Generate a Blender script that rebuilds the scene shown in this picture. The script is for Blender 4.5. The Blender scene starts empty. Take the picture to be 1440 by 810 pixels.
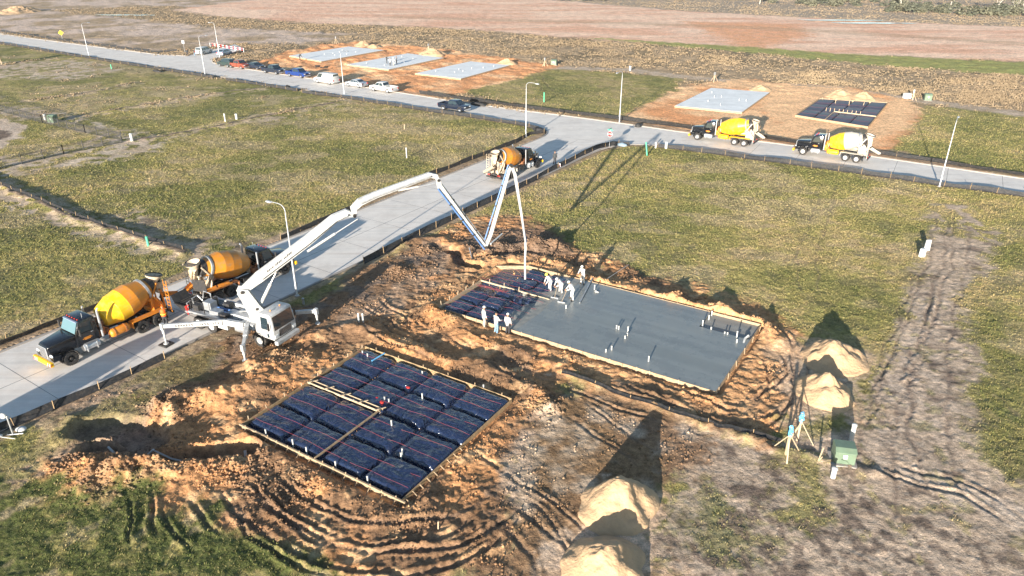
import bpy, bmesh, math, random
import numpy as np
from mathutils import Vector, Matrix
R=math.radians; PI=math.pi
random.seed(7); rng=np.random.default_rng(11)
C=bpy.context.scene.collection
scn=bpy.context.scene
# ---------------------------------------------------------------- camera geometry (photo 1440x810)
FPX=1036.8; PITCH=0.449978; CAMH=28.0
CF=np.array([0,math.cos(PITCH),-math.sin(PITCH)]); CU=np.array([0,math.sin(PITCH),math.cos(PITCH)]); CR=np.array([1.,0,0])
def ray(px,py): return (px-720)/FPX*CR-(py-405)/FPX*CU+CF
def at(px,py,z=0.0):
    d=ray(px,py); t=(z-CAMH)/d[2]; return np.array([d[0]*t,d[1]*t])
def V(px,py,z=0.0):
    g=at(px,py,z); return Vector((g[0],g[1],z))
# ---------------------------------------------------------------- numpy noise
NT=rng.random((256,256))
def vn(x,y,s=0):
    x=x+s*17.31; y=y-s*9.77
    xi=np.floor(x).astype(np.int64); yi=np.floor(y).astype(np.int64); fx=x-xi; fy=y-yi
    fx=fx*fx*(3-2*fx); fy=fy*fy*(3-2*fy); a=xi&255; b=yi&255; a1=(a+1)&255; b1=(b+1)&255
    return (NT[a,b]*(1-fx)+NT[a1,b]*fx)*(1-fy)+(NT[a,b1]*(1-fx)+NT[a1,b1]*fx)*fy
def fbm(x,y,o=4,s=0,g=.5):
    v=0;a=1;t=0
    for k in range(o):
        v=v+a*vn(x*2**k+k*3.1,y*2**k-k*5.3,s+k); t+=a; a*=g
    return v/t
def ridged(x,y,o=3,s=0):
    v=0;a=1;t=0
    for k in range(o):
        v=v+a*(1-np.abs(2*vn(x*2**k,y*2**k,s+k)-1)); t+=a; a*=.5
    return v/t
def ss(a,b,x):
    t=np.clip((x-a)/(b-a),0,1); return t*t*(3-2*t)
# ---------------------------------------------------------------- materials
MATS={}
def mat(name,col,rough=.6,metal=0.,var=0.,vscale=3.,bump=0.,bscale=20.,dirt=None,dirtamt=.5,coat=0.,spec=.5,vcol=None):
    if name in MATS: return MATS[name]
    m=bpy.data.materials.new(name); m.use_nodes=True; nt=m.node_tree; b=nt.nodes['Principled BSDF']
    b.inputs['Roughness'].default_value=rough; b.inputs['Metallic'].default_value=metal
    b.inputs['Specular IOR Level'].default_value=spec
    if coat: b.inputs['Coat Weight'].default_value=coat
    tc=nt.nodes.new('ShaderNodeTexCoord'); src=None
    rgb=nt.nodes.new('ShaderNodeRGB'); rgb.outputs[0].default_value=(*col,1); src=rgb.outputs[0]
    if var:
        n=nt.nodes.new('ShaderNodeTexNoise'); n.inputs['Scale'].default_value=vscale; n.inputs['Detail'].default_value=6
        nt.links.new(tc.outputs['Object'],n.inputs['Vector'])
        mr=nt.nodes.new('ShaderNodeMapRange'); mr.inputs[1].default_value=.3; mr.inputs[2].default_value=.7; mr.inputs[3].default_value=1-var; mr.inputs[4].default_value=1+var
        nt.links.new(n.outputs[0],mr.inputs[0])
        mx=nt.nodes.new('ShaderNodeVectorMath'); mx.operation='SCALE'; nt.links.new(src,mx.inputs[0]); nt.links.new(mr.outputs[0],mx.inputs['Scale']); src=mx.outputs[0]
    if dirt:
        n=nt.nodes.new('ShaderNodeTexNoise'); n.inputs['Scale'].default_value=vscale*1.7; n.inputs['Detail'].default_value=8; n.inputs['Roughness'].default_value=.65
        nt.links.new(tc.outputs['Object'],n.inputs['Vector'])
        mr=nt.nodes.new('ShaderNodeMapRange'); mr.inputs[1].default_value=.48; mr.inputs[2].default_value=.72; mr.inputs[4].default_value=dirtamt
        nt.links.new(n.outputs[0],mr.inputs[0])
        mx=nt.nodes.new('ShaderNodeMix'); mx.data_type='RGBA'; nt.links.new(mr.outputs[0],mx.inputs['Factor']); nt.links.new(src,mx.inputs['A']); mx.inputs['B'].default_value=(*dirt,1); src=mx.outputs['Result']
    nt.links.new(src,b.inputs['Base Color'])
    if bump:
        n=nt.nodes.new('ShaderNodeTexNoise'); n.inputs['Scale'].default_value=bscale; n.inputs['Detail'].default_value=5
        nt.links.new(tc.outputs['Object'],n.inputs['Vector'])
        bp=nt.nodes.new('ShaderNodeBump'); bp.inputs['Distance'].default_value=bump; nt.links.new(n.outputs[0],bp.inputs['Height']); nt.links.new(bp.outputs[0],b.inputs['Normal'])
    MATS[name]=m; return m
DUST=(.42,.33,.24)
M=dict(
 black=mat('black_paint',(.008,.009,.012),.2,coat=.6,dirt=(.07,.06,.05),dirtamt=.2),
 dark=mat('dark_metal',(.03,.03,.032),.55,var=.3,dirt=(.12,.09,.06),dirtamt=.6),
 rubber=mat('tyre_rubber',(.022,.022,.023),.85,var=.3,dirt=(.13,.1,.075),dirtamt=.7,bump=.01),
 drum=mat('orange_and_shaded_drum_paint',(.64,.235,.02),.42,var=.1,vscale=1.2,dirt=(.36,.24,.13),dirtamt=.75),  # orange drums; on default two-tone drums, shade of the rear cone painted in
 drumy=mat('yellow_drum_paint',(.9,.50,.012),.4,var=.06,vscale=1.2,dirt=(.6,.5,.3),dirtamt=.3),
 drumw=mat('cement_splashed_white_paint',(.55,.5,.42),.6,var=.12,dirt=(.45,.33,.2),dirtamt=.6),
 orange=mat('orange_frame_paint',(.72,.25,.02),.5,var=.15,dirt=(.35,.22,.13),dirtamt=.6),
 rust=mat('rusty_orange_machinery',(.34,.13,.05),.75,var=.4,vscale=5,dirt=(.08,.06,.05),dirtamt=.8),
 cream=mat('cement_crusted_cream_steel',(.62,.5,.36),.75,var=.2,vscale=4,dirt=(.1,.07,.05),dirtamt=.75),
 chrome=mat('polished_steel',(.7,.71,.73),.32,.65,dirt=(.35,.33,.3),dirtamt=.3),
 steel=mat('dull_steel',(.42,.43,.44),.45,.5,var=.2,dirt=(.22,.18,.14),dirtamt=.5),
 glass=mat('tinted_glass',(.02,.035,.045),.06,spec=.9),
 bglass=mat('pale_windscreen_glass',(.10,.2,.24),.06,spec=.9),
 white=mat('white_paint',(.6,.6,.58),.38,var=.05,dirt=(.45,.4,.34),dirtamt=.35),
 pumpw=mat('white_pump_paint',(.5,.5,.49),.45,var=.12,vscale=2.5,dirt=(.22,.2,.17),dirtamt=.7),
 grey=mat('grey_plastic',(.3,.3,.3),.6,var=.15),
 silver=mat('silver_car_paint',(.55,.57,.6),.28,.4,coat=.4),
 blue=mat('blue_car_paint',(.01,.045,.22),.25,.2,coat=.6),
 lblue=mat('pale_blue_car_paint',(.32,.4,.52),.3,.3,coat=.4),
 red=mat('red_car_paint',(.26,.05,.025),.35,coat=.4,dirt=(.4,.2,.12)),
 green=mat('dark_green_car_paint',(.03,.05,.045),.3,coat=.4),
 navy=mat('navy_car_paint',(.012,.018,.035),.28,coat=.5),
 redl=mat('red_lamp_plastic',(.55,.03,.02),.3), amber=mat('amber_lamp_plastic',(.8,.25,.02),.3),
 lens=mat('clear_lamp_lens',(.7,.72,.72),.12),
 wood=mat('form_lumber',(.40,.29,.18),.75,var=.2,vscale=4,dirt=(.3,.17,.08),dirtamt=.6),
 oldwood=mat('dirty_form_lumber',(.4,.27,.14),.8,var=.25,vscale=4,dirt=(.2,.11,.06),dirtamt=.7),
 newwood=mat('fresh_pine',(.5,.38,.25),.7,var=.1,vscale=4,dirt=(.35,.22,.12),dirtamt=.4),
 pvc=mat('white_pvc',(.58,.57,.54),.35),
 greenpvc=mat('green_pvc',(.1,.5,.3),.4),
 blackfab=mat('silt_fence_fabric',(.02,.021,.023),.75,var=.3,vscale=3,dirt=(.16,.12,.09),dirtamt=.45),
 pole=mat('galvanised_pole',(.5,.51,.52),.45,.35,var=.08),
 iron=mat('black_iron',(.015,.015,.016),.5),
 utilg=mat('utility_green_paint',(.14,.2,.135),.45,var=.12,vscale=2,dirt=(.2,.22,.15),dirtamt=.4),
 bluet=mat('blue_wrap',(.12,.4,.68),.4,var=.3,vscale=6),
 bluep=mat('blue_plastic',(.02,.18,.6),.35),
 bluem=mat('blue_hydraulic_and_shade_paint',(.10,.2,.42),.4,var=.1),  # blue of the pumping cylinders; on boom pipes, bluish shade as paint
 pink=mat('pink_cable_sheath',(.27,.045,.055),.45,var=.2,vscale=4),
 skin=mat('skin',(.42,.23,.14),.5), hair=mat('dark_hair',(.02,.015,.012),.6),
 wshirt=mat('white_cotton',(.68,.67,.64),.85,var=.06), gshirt=mat('grey_cotton',(.5,.48,.46),.85,var=.1),
 khaki=mat('khaki_trousers',(.42,.36,.29),.85,var=.1), jeans=mat('blue_denim',(.2,.33,.45),.85,var=.15),
 dpants=mat('dark_trousers',(.04,.04,.045),.85,var=.2), wpants=mat('pale_work_trousers',(.66,.63,.58),.85,var=.1),
 dshirt=mat('dark_jacket',(.05,.055,.06),.85,var=.2), hivis=mat('orange_safety_vest',(.95,.16,.02),.7), hiy=mat('yellow_reflective_tape',(.85,.9,.1),.5),
 boots=mat('rubber_boots',(.08,.06,.05),.6),
 signy=mat('yellow_sign_face',(.85,.62,.02),.4), signr=mat('red_sign_face',(.6,.02,.02),.4), signw=mat('white_sign_face',(.8,.8,.8),.4), signg=mat('green_sign_face',(.08,.38,.28),.4),
 bark=mat('pale_bark',(.55,.5,.43),.9,var=.2,vscale=3), leaf=mat('dull_foliage',(.16,.155,.10),.8,var=.35,vscale=.6), leafd=mat('dark_foliage',(.10,.105,.07),.8,var=.35,vscale=.6),
)
# ---------------------------------------------------------------- mesh builder
class MB:
    def __init__(s): s.v=[]; s.f=[]; s.m=[]; s.mi=0
    def add(s,vs,fs,tf=None):
        o=len(s.v)
        for p in vs:
            p=Vector(p); s.v.append(tf@p if tf is not None else p)
        for f in fs: s.f.append([i+o for i in f]); s.m.append(s.mi)
        return s
    def box(s,x0,x1,y0,y1,z0,z1,tf=None,tx=0,ty=0):   # tx,ty: inset of the top
        v=[(x0,y0,z0),(x1,y0,z0),(x1,y1,z0),(x0,y1,z0),(x0+tx,y0+ty,z1),(x1-tx,y0+ty,z1),(x1-tx,y1-ty,z1),(x0+tx,y1-ty,z1)]
        return s.add(v,[(0,3,2,1),(4,5,6,7),(0,1,5,4),(1,2,6,5),(2,3,7,6),(3,0,4,7)],tf)
    def beam(s,p0,p1,w,h,up=(0,0,1),w1=None,h1=None):
        p0=Vector(p0);p1=Vector(p1);d=(p1-p0).normalized();u=Vector(up)
        if abs(d.dot(u))>.98: u=Vector((1,0,0))
        r=d.cross(u).normalized();u=r.cross(d); w1=w if w1 is None else w1; h1=h if h1 is None else h1
        v=[]
        for p,a,b in ((p0,w,h),(p1,w1,h1)):
            for i,j in ((-1,-1),(1,-1),(1,1),(-1,1)): v.append(p+r*i*a/2+u*j*b/2)
        return s.add(v,[(0,3,2,1),(4,5,6,7),(0,1,5,4),(1,2,6,5),(2,3,7,6),(3,0,4,7)])
    def cyl(s,p0,p1,r0,r1=None,n=10,cap=True,tf=None):
        r1=r0 if r1 is None else r1; p0=Vector(p0);p1=Vector(p1);d=(p1-p0).normalized()
        u=d.orthogonal().normalized();w=d.cross(u);v=[]
        for p,r in ((p0,r0),(p1,r1)):
            for k in range(n): a=2*PI*k/n; v.append(p+(u*math.cos(a)+w*math.sin(a))*r)
        f=[(k,(k+1)%n,n+(k+1)%n,n+k) for k in range(n)]
        if cap: f+=[tuple(range(n))[::-1],tuple(range(n,2*n))]
        return s.add(v,f,tf)
    def tube(s,path,r,n=7,r1=None):
        path=[Vector(p) for p in path]; L=len(path); v=[];f=[]; d0=(path[1]-path[0]).normalized(); u=d0.orthogonal().normalized()
        for i,p in enumerate(path):
            d=(path[min(i+1,L-1)]-path[max(i-1,0)]).normalized(); u=(u-d*u.dot(d)).normalized(); w=d.cross(u)
            rr=r if r1 is None else r+(r1-r)*i/(L-1)
            for k in range(n): a=2*PI*k/n; v.append(p+(u*math.cos(a)+w*math.sin(a))*rr)
        for i in range(L-1):
            for k in range(n): f.append((i*n+k,i*n+(k+1)%n,(i+1)*n+(k+1)%n,(i+1)*n+k))
        f+=[tuple(range(n))[::-1],tuple(range((L-1)*n,L*n))]
        return s.add(v,f)
    def lathe(s,prof,p0,d,n=24,cap=True,arc=2*PI,ref=None):    # prof: (t,r)
        p0=Vector(p0);d=Vector(d).normalized();u=Vector(ref).normalized() if ref else d.orthogonal().normalized();w=d.cross(u);v=[];f=[]
        full=abs(arc-2*PI)<1e-6; m=n if full else n+1
        for t,r in prof:
            for k in range(m): a=arc*k/n; v.append(p0+d*t+(u*math.cos(a)+w*math.sin(a))*r)
        for i in range(len(prof)-1):
            for k in range(n): k2=(k+1)%m; f.append((i*m+k,i*m+k2,(i+1)*m+k2,(i+1)*m+k))
        if cap and full: f+=[tuple(range(m))[::-1],tuple(range((len(prof)-1)*m,len(prof)*m))]
        return s.add(v,f)
    def prism(s,pts,y0,y1,tf=None,in1=0):                       # pts in xz, extruded along y
        n=len(pts); cx=sum(p[0] for p in pts)/n; cz=sum(p[1] for p in pts)/n
        v=[(x,y0,z) for x,z in pts]+[(x,y1,z) for x,z in pts]
        f=[tuple(range(n)),tuple(range(n,2*n))[::-1]]+[(i,n+i,n+(i+1)%n,(i+1)%n) for i in range(n)]
        return s.add(v,f,tf)
    def poly(s,pts,z0,z1):                                      # flat polygon in xy, extruded in z
        n=len(pts); v=[(p[0],p[1],z0) for p in pts]+[(p[0],p[1],z1) for p in pts]
        f=[tuple(range(n))[::-1],tuple(range(n,2*n))]+[(i,(i+1)%n,n+(i+1)%n,n+i) for i in range(n)]
        return s.add(v,f)
    def ell(s,c,rx,ry,rz,n=12,m=8,tf=None,zmin=-1):
        c=Vector(c);v=[];f=[]
        for i in range(m+1):
            t=-PI/2+PI*i/m; z=max(math.sin(t),zmin)
            for k in range(n): a=2*PI*k/n; v.append((c.x+rx*math.cos(t)*math.cos(a),c.y+ry*math.cos(t)*math.sin(a),c.z+rz*z))
        for i in range(m):
            for k in range(n): f.append((i*n+k,i*n+(k+1)%n,(i+1)*n+(k+1)%n,(i+1)*n+k))
        return s.add(v,f,tf)
    def build(s,name,m,parent=None,bevel=0,smooth=0,loc=None,rz=0):
        me=bpy.data.meshes.new(name); me.from_pydata([tuple(p) for p in s.v],[],s.f)
        ms=m if isinstance(m,(list,tuple)) else [m]
        for q in ms: me.materials.append(q)
        bm=bmesh.new(); bm.from_mesh(me)
        if len(ms)>1:
            bm.faces.ensure_lookup_table()
            for i,k in enumerate(s.m):
                if i<len(bm.faces): bm.faces[i].material_index=min(k,len(ms)-1)
        bmesh.ops.remove_doubles(bm,verts=bm.verts,dist=1e-5)
        bmesh.ops.recalc_face_normals(bm,faces=bm.faces)
        if bevel: bmesh.ops.bevel(bm,geom=[e for e in bm.edges if len(e.link_faces)==2 and e.calc_face_angle(0)>.5],offset=bevel,segments=2,affect='EDGES',profile=.5,clamp_overlap=True)
        bm.to_mesh(me); bm.free()
        if smooth:
            me.shade_smooth(); me.set_sharp_from_angle(angle=R(smooth))
        o=bpy.data.objects.new(name,me); C.objects.link(o)
        if parent: o.parent=parent
        if loc is not None: o.location=loc
        if rz: o.rotation_euler.z=rz
        return o
def tag(o,label=None,cat=None,group=None,kind=None):
    if label: o['label']=label
    if cat: o['category']=cat
    if group: o['group']=group
    if kind: o['kind']=kind
    return o
def empty(name,loc,rz,label,cat,group=None):
    o=bpy.data.objects.new(name,None); o.empty_display_size=.3; C.objects.link(o); o.location=loc; o.rotation_euler.z=rz
    return tag(o,label,cat,group)
def copy_tree(o,parent=None):
    c=o.copy(); C.objects.link(c)
    if parent: c.parent=parent
    for ch in [x for x in C.objects if x.parent==o]: copy_tree(ch,c)
    return c
# ---------------------------------------------------------------- road outline (world)
def PW(*pts): return [at(x,y) for x,y in pts]
def line_fit(pts,z=0.0):
    g=np.array(PW(*pts)); c=g.mean(0); d=np.linalg.svd(g-c)[2][0]; d=d*np.sign(d[0]); return c,d
def inter(a,b):
    (c1,d1),(c2,d2)=a,b; t=np.linalg.solve(np.array([d1,-d2]).T,c2-c1); return c1+d1*t[0]
mlc,mld=line_fit([(0,497),(233,402),(514,291),(660,235),(730,206)])
ML=(mlc,mld); mn=np.array([mld[1],-mld[0]]); MR=(mlc+mn*10.25,mld)
CNL=line_fit([(0,59),(123,79.5),(380,118.5),(480,134),(613,155),(690,166)])
CNR=line_fit([(960,208),(1118,230),(1260,249.5),(1440,273.5)])
CFL=line_fit([(0,47.5),(123,64),(217,76),(567,131)]); CFR=line_fit([(720,153.5),(797,162.5),(892,175.7),(960,185.5),(1227,219.5),(1440,251)])
def ext(l,t): return l[0]+l[1]*t
def fillet(corner,da,db,r,n=8):   # from direction da (pointing away from the corner) to db
    a=corner+da*r; b=corner+db*r; return [ (1-t)**2*a+2*t*(1-t)*corner+t*t*b for t in np.linspace(0,1,n)]
kL=inter(ML,CNL); kR=inter(MR,CNR)
kerb_left=[ext(ML,-160)]+fillet(kL,-mld,-CNL[1],7)+[ext(CNL,-170),ext(CNL,-420)]
kerb_right=[ext(MR,-160)]+fillet(kR,-mld,CNR[1],9)+[ext(CNR,60),ext(CNR,320)]
f3=ext(CFL,0); 
stub=[at(217,76),at(262,78.5),at(330,62),at(345,68),at(298,83.5),at(308,89)]
kerb_far=[ext(CFL,-420)]+[at(40,53.2),at(123,64.2)]+stub[:2]
kerb_far2=[at(298,83.5),at(299,88),at(330,94.5),at(450,112.5),at(567,131),at(640,142.5),at(720,153.5),at(797,163),at(892,175.9),at(960,185.8),at(1090,201.5),at(1227,220),at(1440,251.3),ext(CFR,330)]
road_poly=kerb_left[::-1]+kerb_right            # near boundary from far left, down the main road, back up and to the right
road_poly=[*kerb_left[::-1],*kerb_right,*kerb_far2[::-1],stub[3],stub[2],*kerb_far[::-1]]
road_np=np.array(road_poly)
# ---------------------------------------------------------------- painting helpers
def sd_poly(X,Y,P):
    P=np.asarray(P); d=np.full(X.shape,1e9); ins=np.zeros(X.shape,bool); n=len(P)
    for i in range(n):
        a=P[i];b=P[(i+1)%n]; e=b-a; wx=X-a[0];wy=Y-a[1]; t=np.clip((wx*e[0]+wy*e[1])/(e@e+1e-12),0,1)
        d=np.minimum(d,(wx-e[0]*t)**2+(wy-e[1]*t)**2)
        c1=(Y>=a[1])!=(Y>=b[1])
        if abs(e[1])>1e-9: ins^= c1&(X<a[0]+(Y-a[1])*e[0]/e[1])
    d=np.sqrt(d); return np.where(ins,-d,d)
def sd_line(X,Y,P):
    """unsigned distance, signed side offset, arclength"""
    P=np.asarray(P); best=np.full(X.shape,1e9); off=np.zeros(X.shape); al=np.zeros(X.shape); L=0
    for i in range(len(P)-1):
        a=P[i];b=P[i+1]; e=b-a; l=math.hypot(*e); wx=X-a[0];wy=Y-a[1]; t=np.clip((wx*e[0]+wy*e[1])/(l*l),0,1)
        d=np.hypot(wx-e[0]*t,wy-e[1]*t); k=d<best; best=np.where(k,d,best)
        off=np.where(k,d*np.sign(e[0]*wy-e[1]*wx),off); al=np.where(k,L+t*l,al); L+=l
    return best,off,al
def smooth(P,n=6):
    P=[np.asarray(p) for p in P]; out=[]
    for i in range(len(P)-1):
        p0=P[max(i-1,0)];p1=P[i];p2=P[i+1];p3=P[min(i+2,len(P)-1)]
        for t in np.linspace(0,1,n,endpoint=False): out.append(.5*((2*p1)+(-p0+p2)*t+(2*p0-5*p1+4*p2-p3)*t*t+(-p0+3*p1-3*p2+p3)*t**3))
    return out+[P[-1]]
COL=dict(grassdark=(.12,.135,.04),grass=(.215,.20,.066),olive=(.33,.275,.10),tan=(.44,.325,.155),
 orange=(.54,.27,.12),orangel=(.68,.41,.21),orangefar=(.78,.36,.16),padfar=(.92,.56,.30),bare=(.53,.395,.285),bared=(.2,.145,.11),pale=(.62,.49,.38),
 brown=(.27,.155,.085),field=(.40,.285,.175),fieldd=(.22,.165,.10),beige=(.62,.47,.37),clay=(.76,.43,.28),clayl=(.86,.59,.42),strip=(.33,.36,.11),grey=(.33,.29,.25))
S_BASE=None
# fence corner, lot geometry
slabA_q=[at(342,600,.3),at(512,487,.3),at(722,562,.3),at(560,702,.3)]
AX=R(-32.0); e1=np.array([math.cos(AX),math.sin(AX)]); e2=np.array([-e1[1],e1[0]])
cA=sum(slabA_q)/4; LA1=12.8; LA2=11.3
slabB0=at(617,432,.4)                                  # left corner of the slab being poured
def B(u,v): return slabB0+e1*u+e2*v
LB1=23.1; LB2=11.0
RUTS=[ # (pixels, gauge, depth, width)
 ([(345,690),(385,735),(450,768),(530,785),(610,782),(665,762),(690,735)],1.9,.16,.45),
 ([(365,675),(410,712),(480,742),(560,757),(640,750),(690,722),(715,690)],1.9,.15,.45),
 ([(195,690),(200,720),(203,770)],1.2,.17,.4),([(255,700),(262,730),(300,770)],1.6,.16,.4),
 ([(320,680),(350,720),(410,770),(470,800)],1.7,.17,.4),
 ([(800,570),(850,600),(880,625),(920,655)],1.7,.07,.35),([(640,640),(720,690),(790,745),(830,770)],1.8,.08,.4),
 ([(700,700),(745,740),(770,790),(780,830)],1.9,.07,.4),
 ([(1055,600),(1090,560),(1100,520),(1095,480),(1070,455)],1.9,.14,.45),([(1000,590),(1070,570),(1120,530),(1110,490)],1.7,.12,.4),
 ([(870,530),(940,560),(1010,585),(1060,590)],1.6,.12,.4),([(700,490),(780,530),(860,560),(960,590)],1.6,.10,.4),
 ([(640,465),(700,510),(760,545)],1.5,.12,.4),([(520,420),(560,450),(600,470)],1.5,.12,.4),([(500,450),(560,480),(640,510)],1.6,.1,.4),
 ([(1225,562),(1235,620),(1225,700),(1190,800)],1.8,.06,.4),([(1300,380),(1280,450),(1250,540),(1240,620)],1.7,.07,.4),
 ([(1215,640),(1290,675),(1370,700),(1445,745)],1.3,.07,.5),([(1330,300),(1318,380),(1290,460),(1262,540),(1250,600)],1.8,.09,.45),([(1350,310),(1335,400),(1310,500),(1300,600),(1330,700)],1.9,.07,.4),
 ([(30,670),(110,640),(190,590),(250,560)],1.7,.07,.35),([(60,620),(120,580),(200,530),(290,480)],1.8,.06,.35),
 ([(1168,255),(1150,310),(1135,360),(1140,420)],1.6,.05,.3),
 ([(752,100),(768,125),(782,132),(815,140)],1.7,.08,.5),
]
BERMS=[ # raised or sunk lines: pixels, width, height
 ([(-60,235),(0,262),(60,288),(130,316),(200,338),(262,356)],.7,.30),
 ([(45,141),(120,131),(185,118)],.8,.18),([(90,167),(180,152),(270,137),(370,124)],.8,.22),([(190,198),(240,190),(330,172),(400,158),(480,143)],.9,.18),
 ([(0,93),(60,84),(150,80)],.7,.2),
 ([(790,525),(860,552),(940,580),(1010,602),(1075,616)],.35,.22),([(1000,590),(1090,628),(1180,655),(1240,670)],.4,.16),
 ([(640,392),(700,368),(770,372),(860,400),(960,432),(1050,455),(1095,480)],.9,.38),
 ([(600,440),(680,478),(760,508),(880,548),(960,570),(1010,572)],.8,.28),
 ([(330,600),(400,650),(480,690),(555,722),(600,705)],.8,.30),([(520,470),(600,500),(690,530),(745,555)],.9,.45),([(745,560),(700,610),(640,660),(600,700)],.7,.22),
 ([(430,500),(390,530),(330,560)],1.0,.45),([(450,470),(500,470)],1.0,.35),
 ([(560,350),(600,338),(650,345)],.9,.4),
]
def terrain(X,Y):
    X=np.asarray(X,float);Y=np.asarray(Y,float); n=X.shape; h=np.zeros(n); col=np.zeros(n+(3,)); gm=np.zeros(n); rough=np.zeros(n)
    wx=X+1.6*(fbm(X*.35,Y*.35,3,1)-.5)*2; wy=Y+1.6*(fbm(X*.35,Y*.35,3,2)-.5)*2           # warped coordinates for ragged edges
    n1=fbm(X*.11,Y*.11,4,3); n2=fbm(X*.9,Y*.9,4,4); n3=fbm(X*4.1,Y*4.1,3,5); n4=fbm(X*.035,Y*.035,3,6)
    def setc(m,c,c2=None,g=None,r=None,nn=None):
        nonlocal col,gm,rough
        a=np.array(COL[c])[None,:]; m3=m[...,None]
        cc=a if c2 is None else a*(1-(nn if nn is not None else n2)[...,None])+np.array(COL[c2])*(nn if nn is not None else n2)[...,None]
        col=col*(1-m3)+cc*m3
        if g is not None: gm=gm*(1-m)+g*m
        if r is not None: rough=rough*(1-m)+r*m
    def lim(P,mg):
        P=np.asarray(P); return (X>P[:,0].min()-mg)&(X<P[:,0].max()+mg)&(Y>P[:,1].min()-mg)&(Y<P[:,1].max()+mg)
    def zone(px,feather=.8,warp=1.,world=False):
        P=np.array(px if world else PW(*px)); k=lim(P,6+feather*3); m=np.zeros(n)
        if k.any():
            d=sd_poly(wx[k]*warp+X[k]*(1-warp),wy[k]*warp+Y[k]*(1-warp),P)+(n2[k]-.5)*feather*1.5+(n3[k]-.5)*feather; m[k]=ss(feather*.5,-feather*.5,d)
        return m
    def band(px,w,feather=.5,world=False):
        P=np.array(px if world else PW(*px)); k=lim(P,w+4); m=np.zeros(n)
        if k.any():
            d=sd_line(wx[k]*.4+X[k]*.6,wy[k]*.4+Y[k]*.6,P)[0]+(n2[k]-.5)*feather+(n3[k]-.5)*feather*.6; m[k]=ss(w/2+feather*.5,w/2-feather*.5,d)
        return m
    # --- base: rough brown field far away, grass lots near
    one=np.ones(n)
    setc(one,'field','fieldd',g=.25,r=.35,nn=ss(.38,.66,fbm(X*.22,Y*.22,4,8)))
    m=band([(-300,62),(100,82),(480,133),(690,165),(1000,210),(1500,280)],1)*0
    nearblk=np.array([ext(CNL,-420),kL,ext(ML,-170)]); nb=ss(1,-1,sd_poly(X,Y,[ext(CNL,-420),kL+mn*3,ext(ML,-170),[-500,-100],[-700,200]]))
    nb=np.maximum(nb,ss(1,-1,sd_poly(X,Y,[ext(MR,-170),kR-mn*3,ext(CNR,330),[500,-50]])))
    gn=np.clip(ss(.3,.7,n1)*.5+n4*.3+.12+(n2-.5)*.7,0,1); gl=gn
    def grass(m,dry=0.):
        nonlocal col,gm,rough
        t=np.clip(gl+dry+(n3-.5)*.4,0,1)[...,None]; a=np.array(COL['grassdark']);b=np.array(COL['grass']);c=np.array(COL['olive']);d=np.array(COL['tan'])
        cc=np.where(t<.4,a+(b-a)*t/.4,np.where(t<.75,b+(c-b)*(t-.4)/.35,c+(d-c)*(t-.75)/.25))
        col=col*(1-m[...,None])+cc*m[...,None]; gm=gm*(1-m)+m; rough=rough*(1-m)+.25*m
    grass(nb,.08)
    wp=ss(.50,.64,fbm(X*.13+3,Y*.2,5,48,.6))*nb*.55; setc(wp,'tan','bare',g=.55,r=.3); wp2=ss(.6,.66,fbm(X*.5,Y*.5,4,49,.6))*nb*.45; setc(wp2,'bared','grassdark',g=.4)
    # lots beyond the cross road
    grass(zone([(640,128),(700,98),(790,97),(960,108),(960,125),(890,160),(860,172),(740,152)],2),.15)
    grass(zone([(1225,205),(1300,148),(1440,162),(1600,180),(1600,275),(1440,250)],2),.12)
    # far bands
    lf=zone([(-400,0),(-400,48),(0,46),(120,62),(215,74),(330,60),(420,62),(500,50),(560,22),(440,5),(300,-20)],5); setc(lf,'beige','field',g=.1,r=.2,nn=ss(.35,.7,fbm(X*.13,Y*.13,4,9)))
    setc(zone([(60,14),(240,8),(560,30),(720,42),(480,47),(300,38),(200,28)],4),'fieldd','field',g=.2,r=.4)
    setc(zone([(420,-8),(560,-22),(960,15),(1200,28),(1700,48),(1800,120),(1440,87),(1200,77),(1090,71),(960,64),(800,53),(700,44),(560,36),(440,33),(300,22),(240,14)],4),'clayl','clay',g=0,r=.12,nn=ss(.3,.75,fbm(X*.05,Y*.16,4,10)))
    setc(zone([(960,30),(1120,34),(1140,50),(1070,68),(1040,70),(1020,55)],6),'clay','orangefar',g=0,r=.1)
    setc(zone([(430,-60),(300,-30),(420,-9),(560,-20),(800,2),(960,15),(1200,28),(1700,48),(2200,0),(1800,-70)],5),'grey','field',g=.2,r=.3)
    setc(band([(560,24),(700,28),(900,33),(1040,38),(1200,46),(1440,62)],8,5)*.4,'field')
    setc(zone([(830,53),(960,60),(1090,69),(1200,76),(1440,88),(1700,112),(1700,130),(1440,106),(1250,93),(1130,83),(1080,76),(960,66)],2.5),'strip','olive',g=1,r=.3)
    setc(band([(780,95),(880,98),(960,108),(1050,117),(1160,122),(1300,142),(1440,161),(1600,180)],4.2,1.6),'pale','field',g=0,r=.1)
    setc(band([(960,190-60),(1000,127)],.1)*0,'pale')
    # far lots: red orange graded soil
    o=zone([(352,88),(400,74),(450,63),(500,58),(620,68),(700,80),(790,93),(770,98),(700,118),(650,130),(600,141),(540,131),(470,116),(400,104)],1.6)
    setc(o,'orangefar','padfar',g=0,r=.5,nn=ss(.42,.7,fbm(X*.18,Y*.18,4,12)+ss(112,78,Y*0+0)*0))
    o=np.maximum(zone([(880,165),(905,150),(960,122),(1040,110),(1120,120),(1200,124),(1280,140),(1300,160),(1262,200),(1228,219),(1090,201),(960,185)],1.6),0)
    setc(o,'orangefar','padfar',g=0,r=.5,nn=ss(.3,.6,fbm(X*.15,Y*.15,4,13)))
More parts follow.
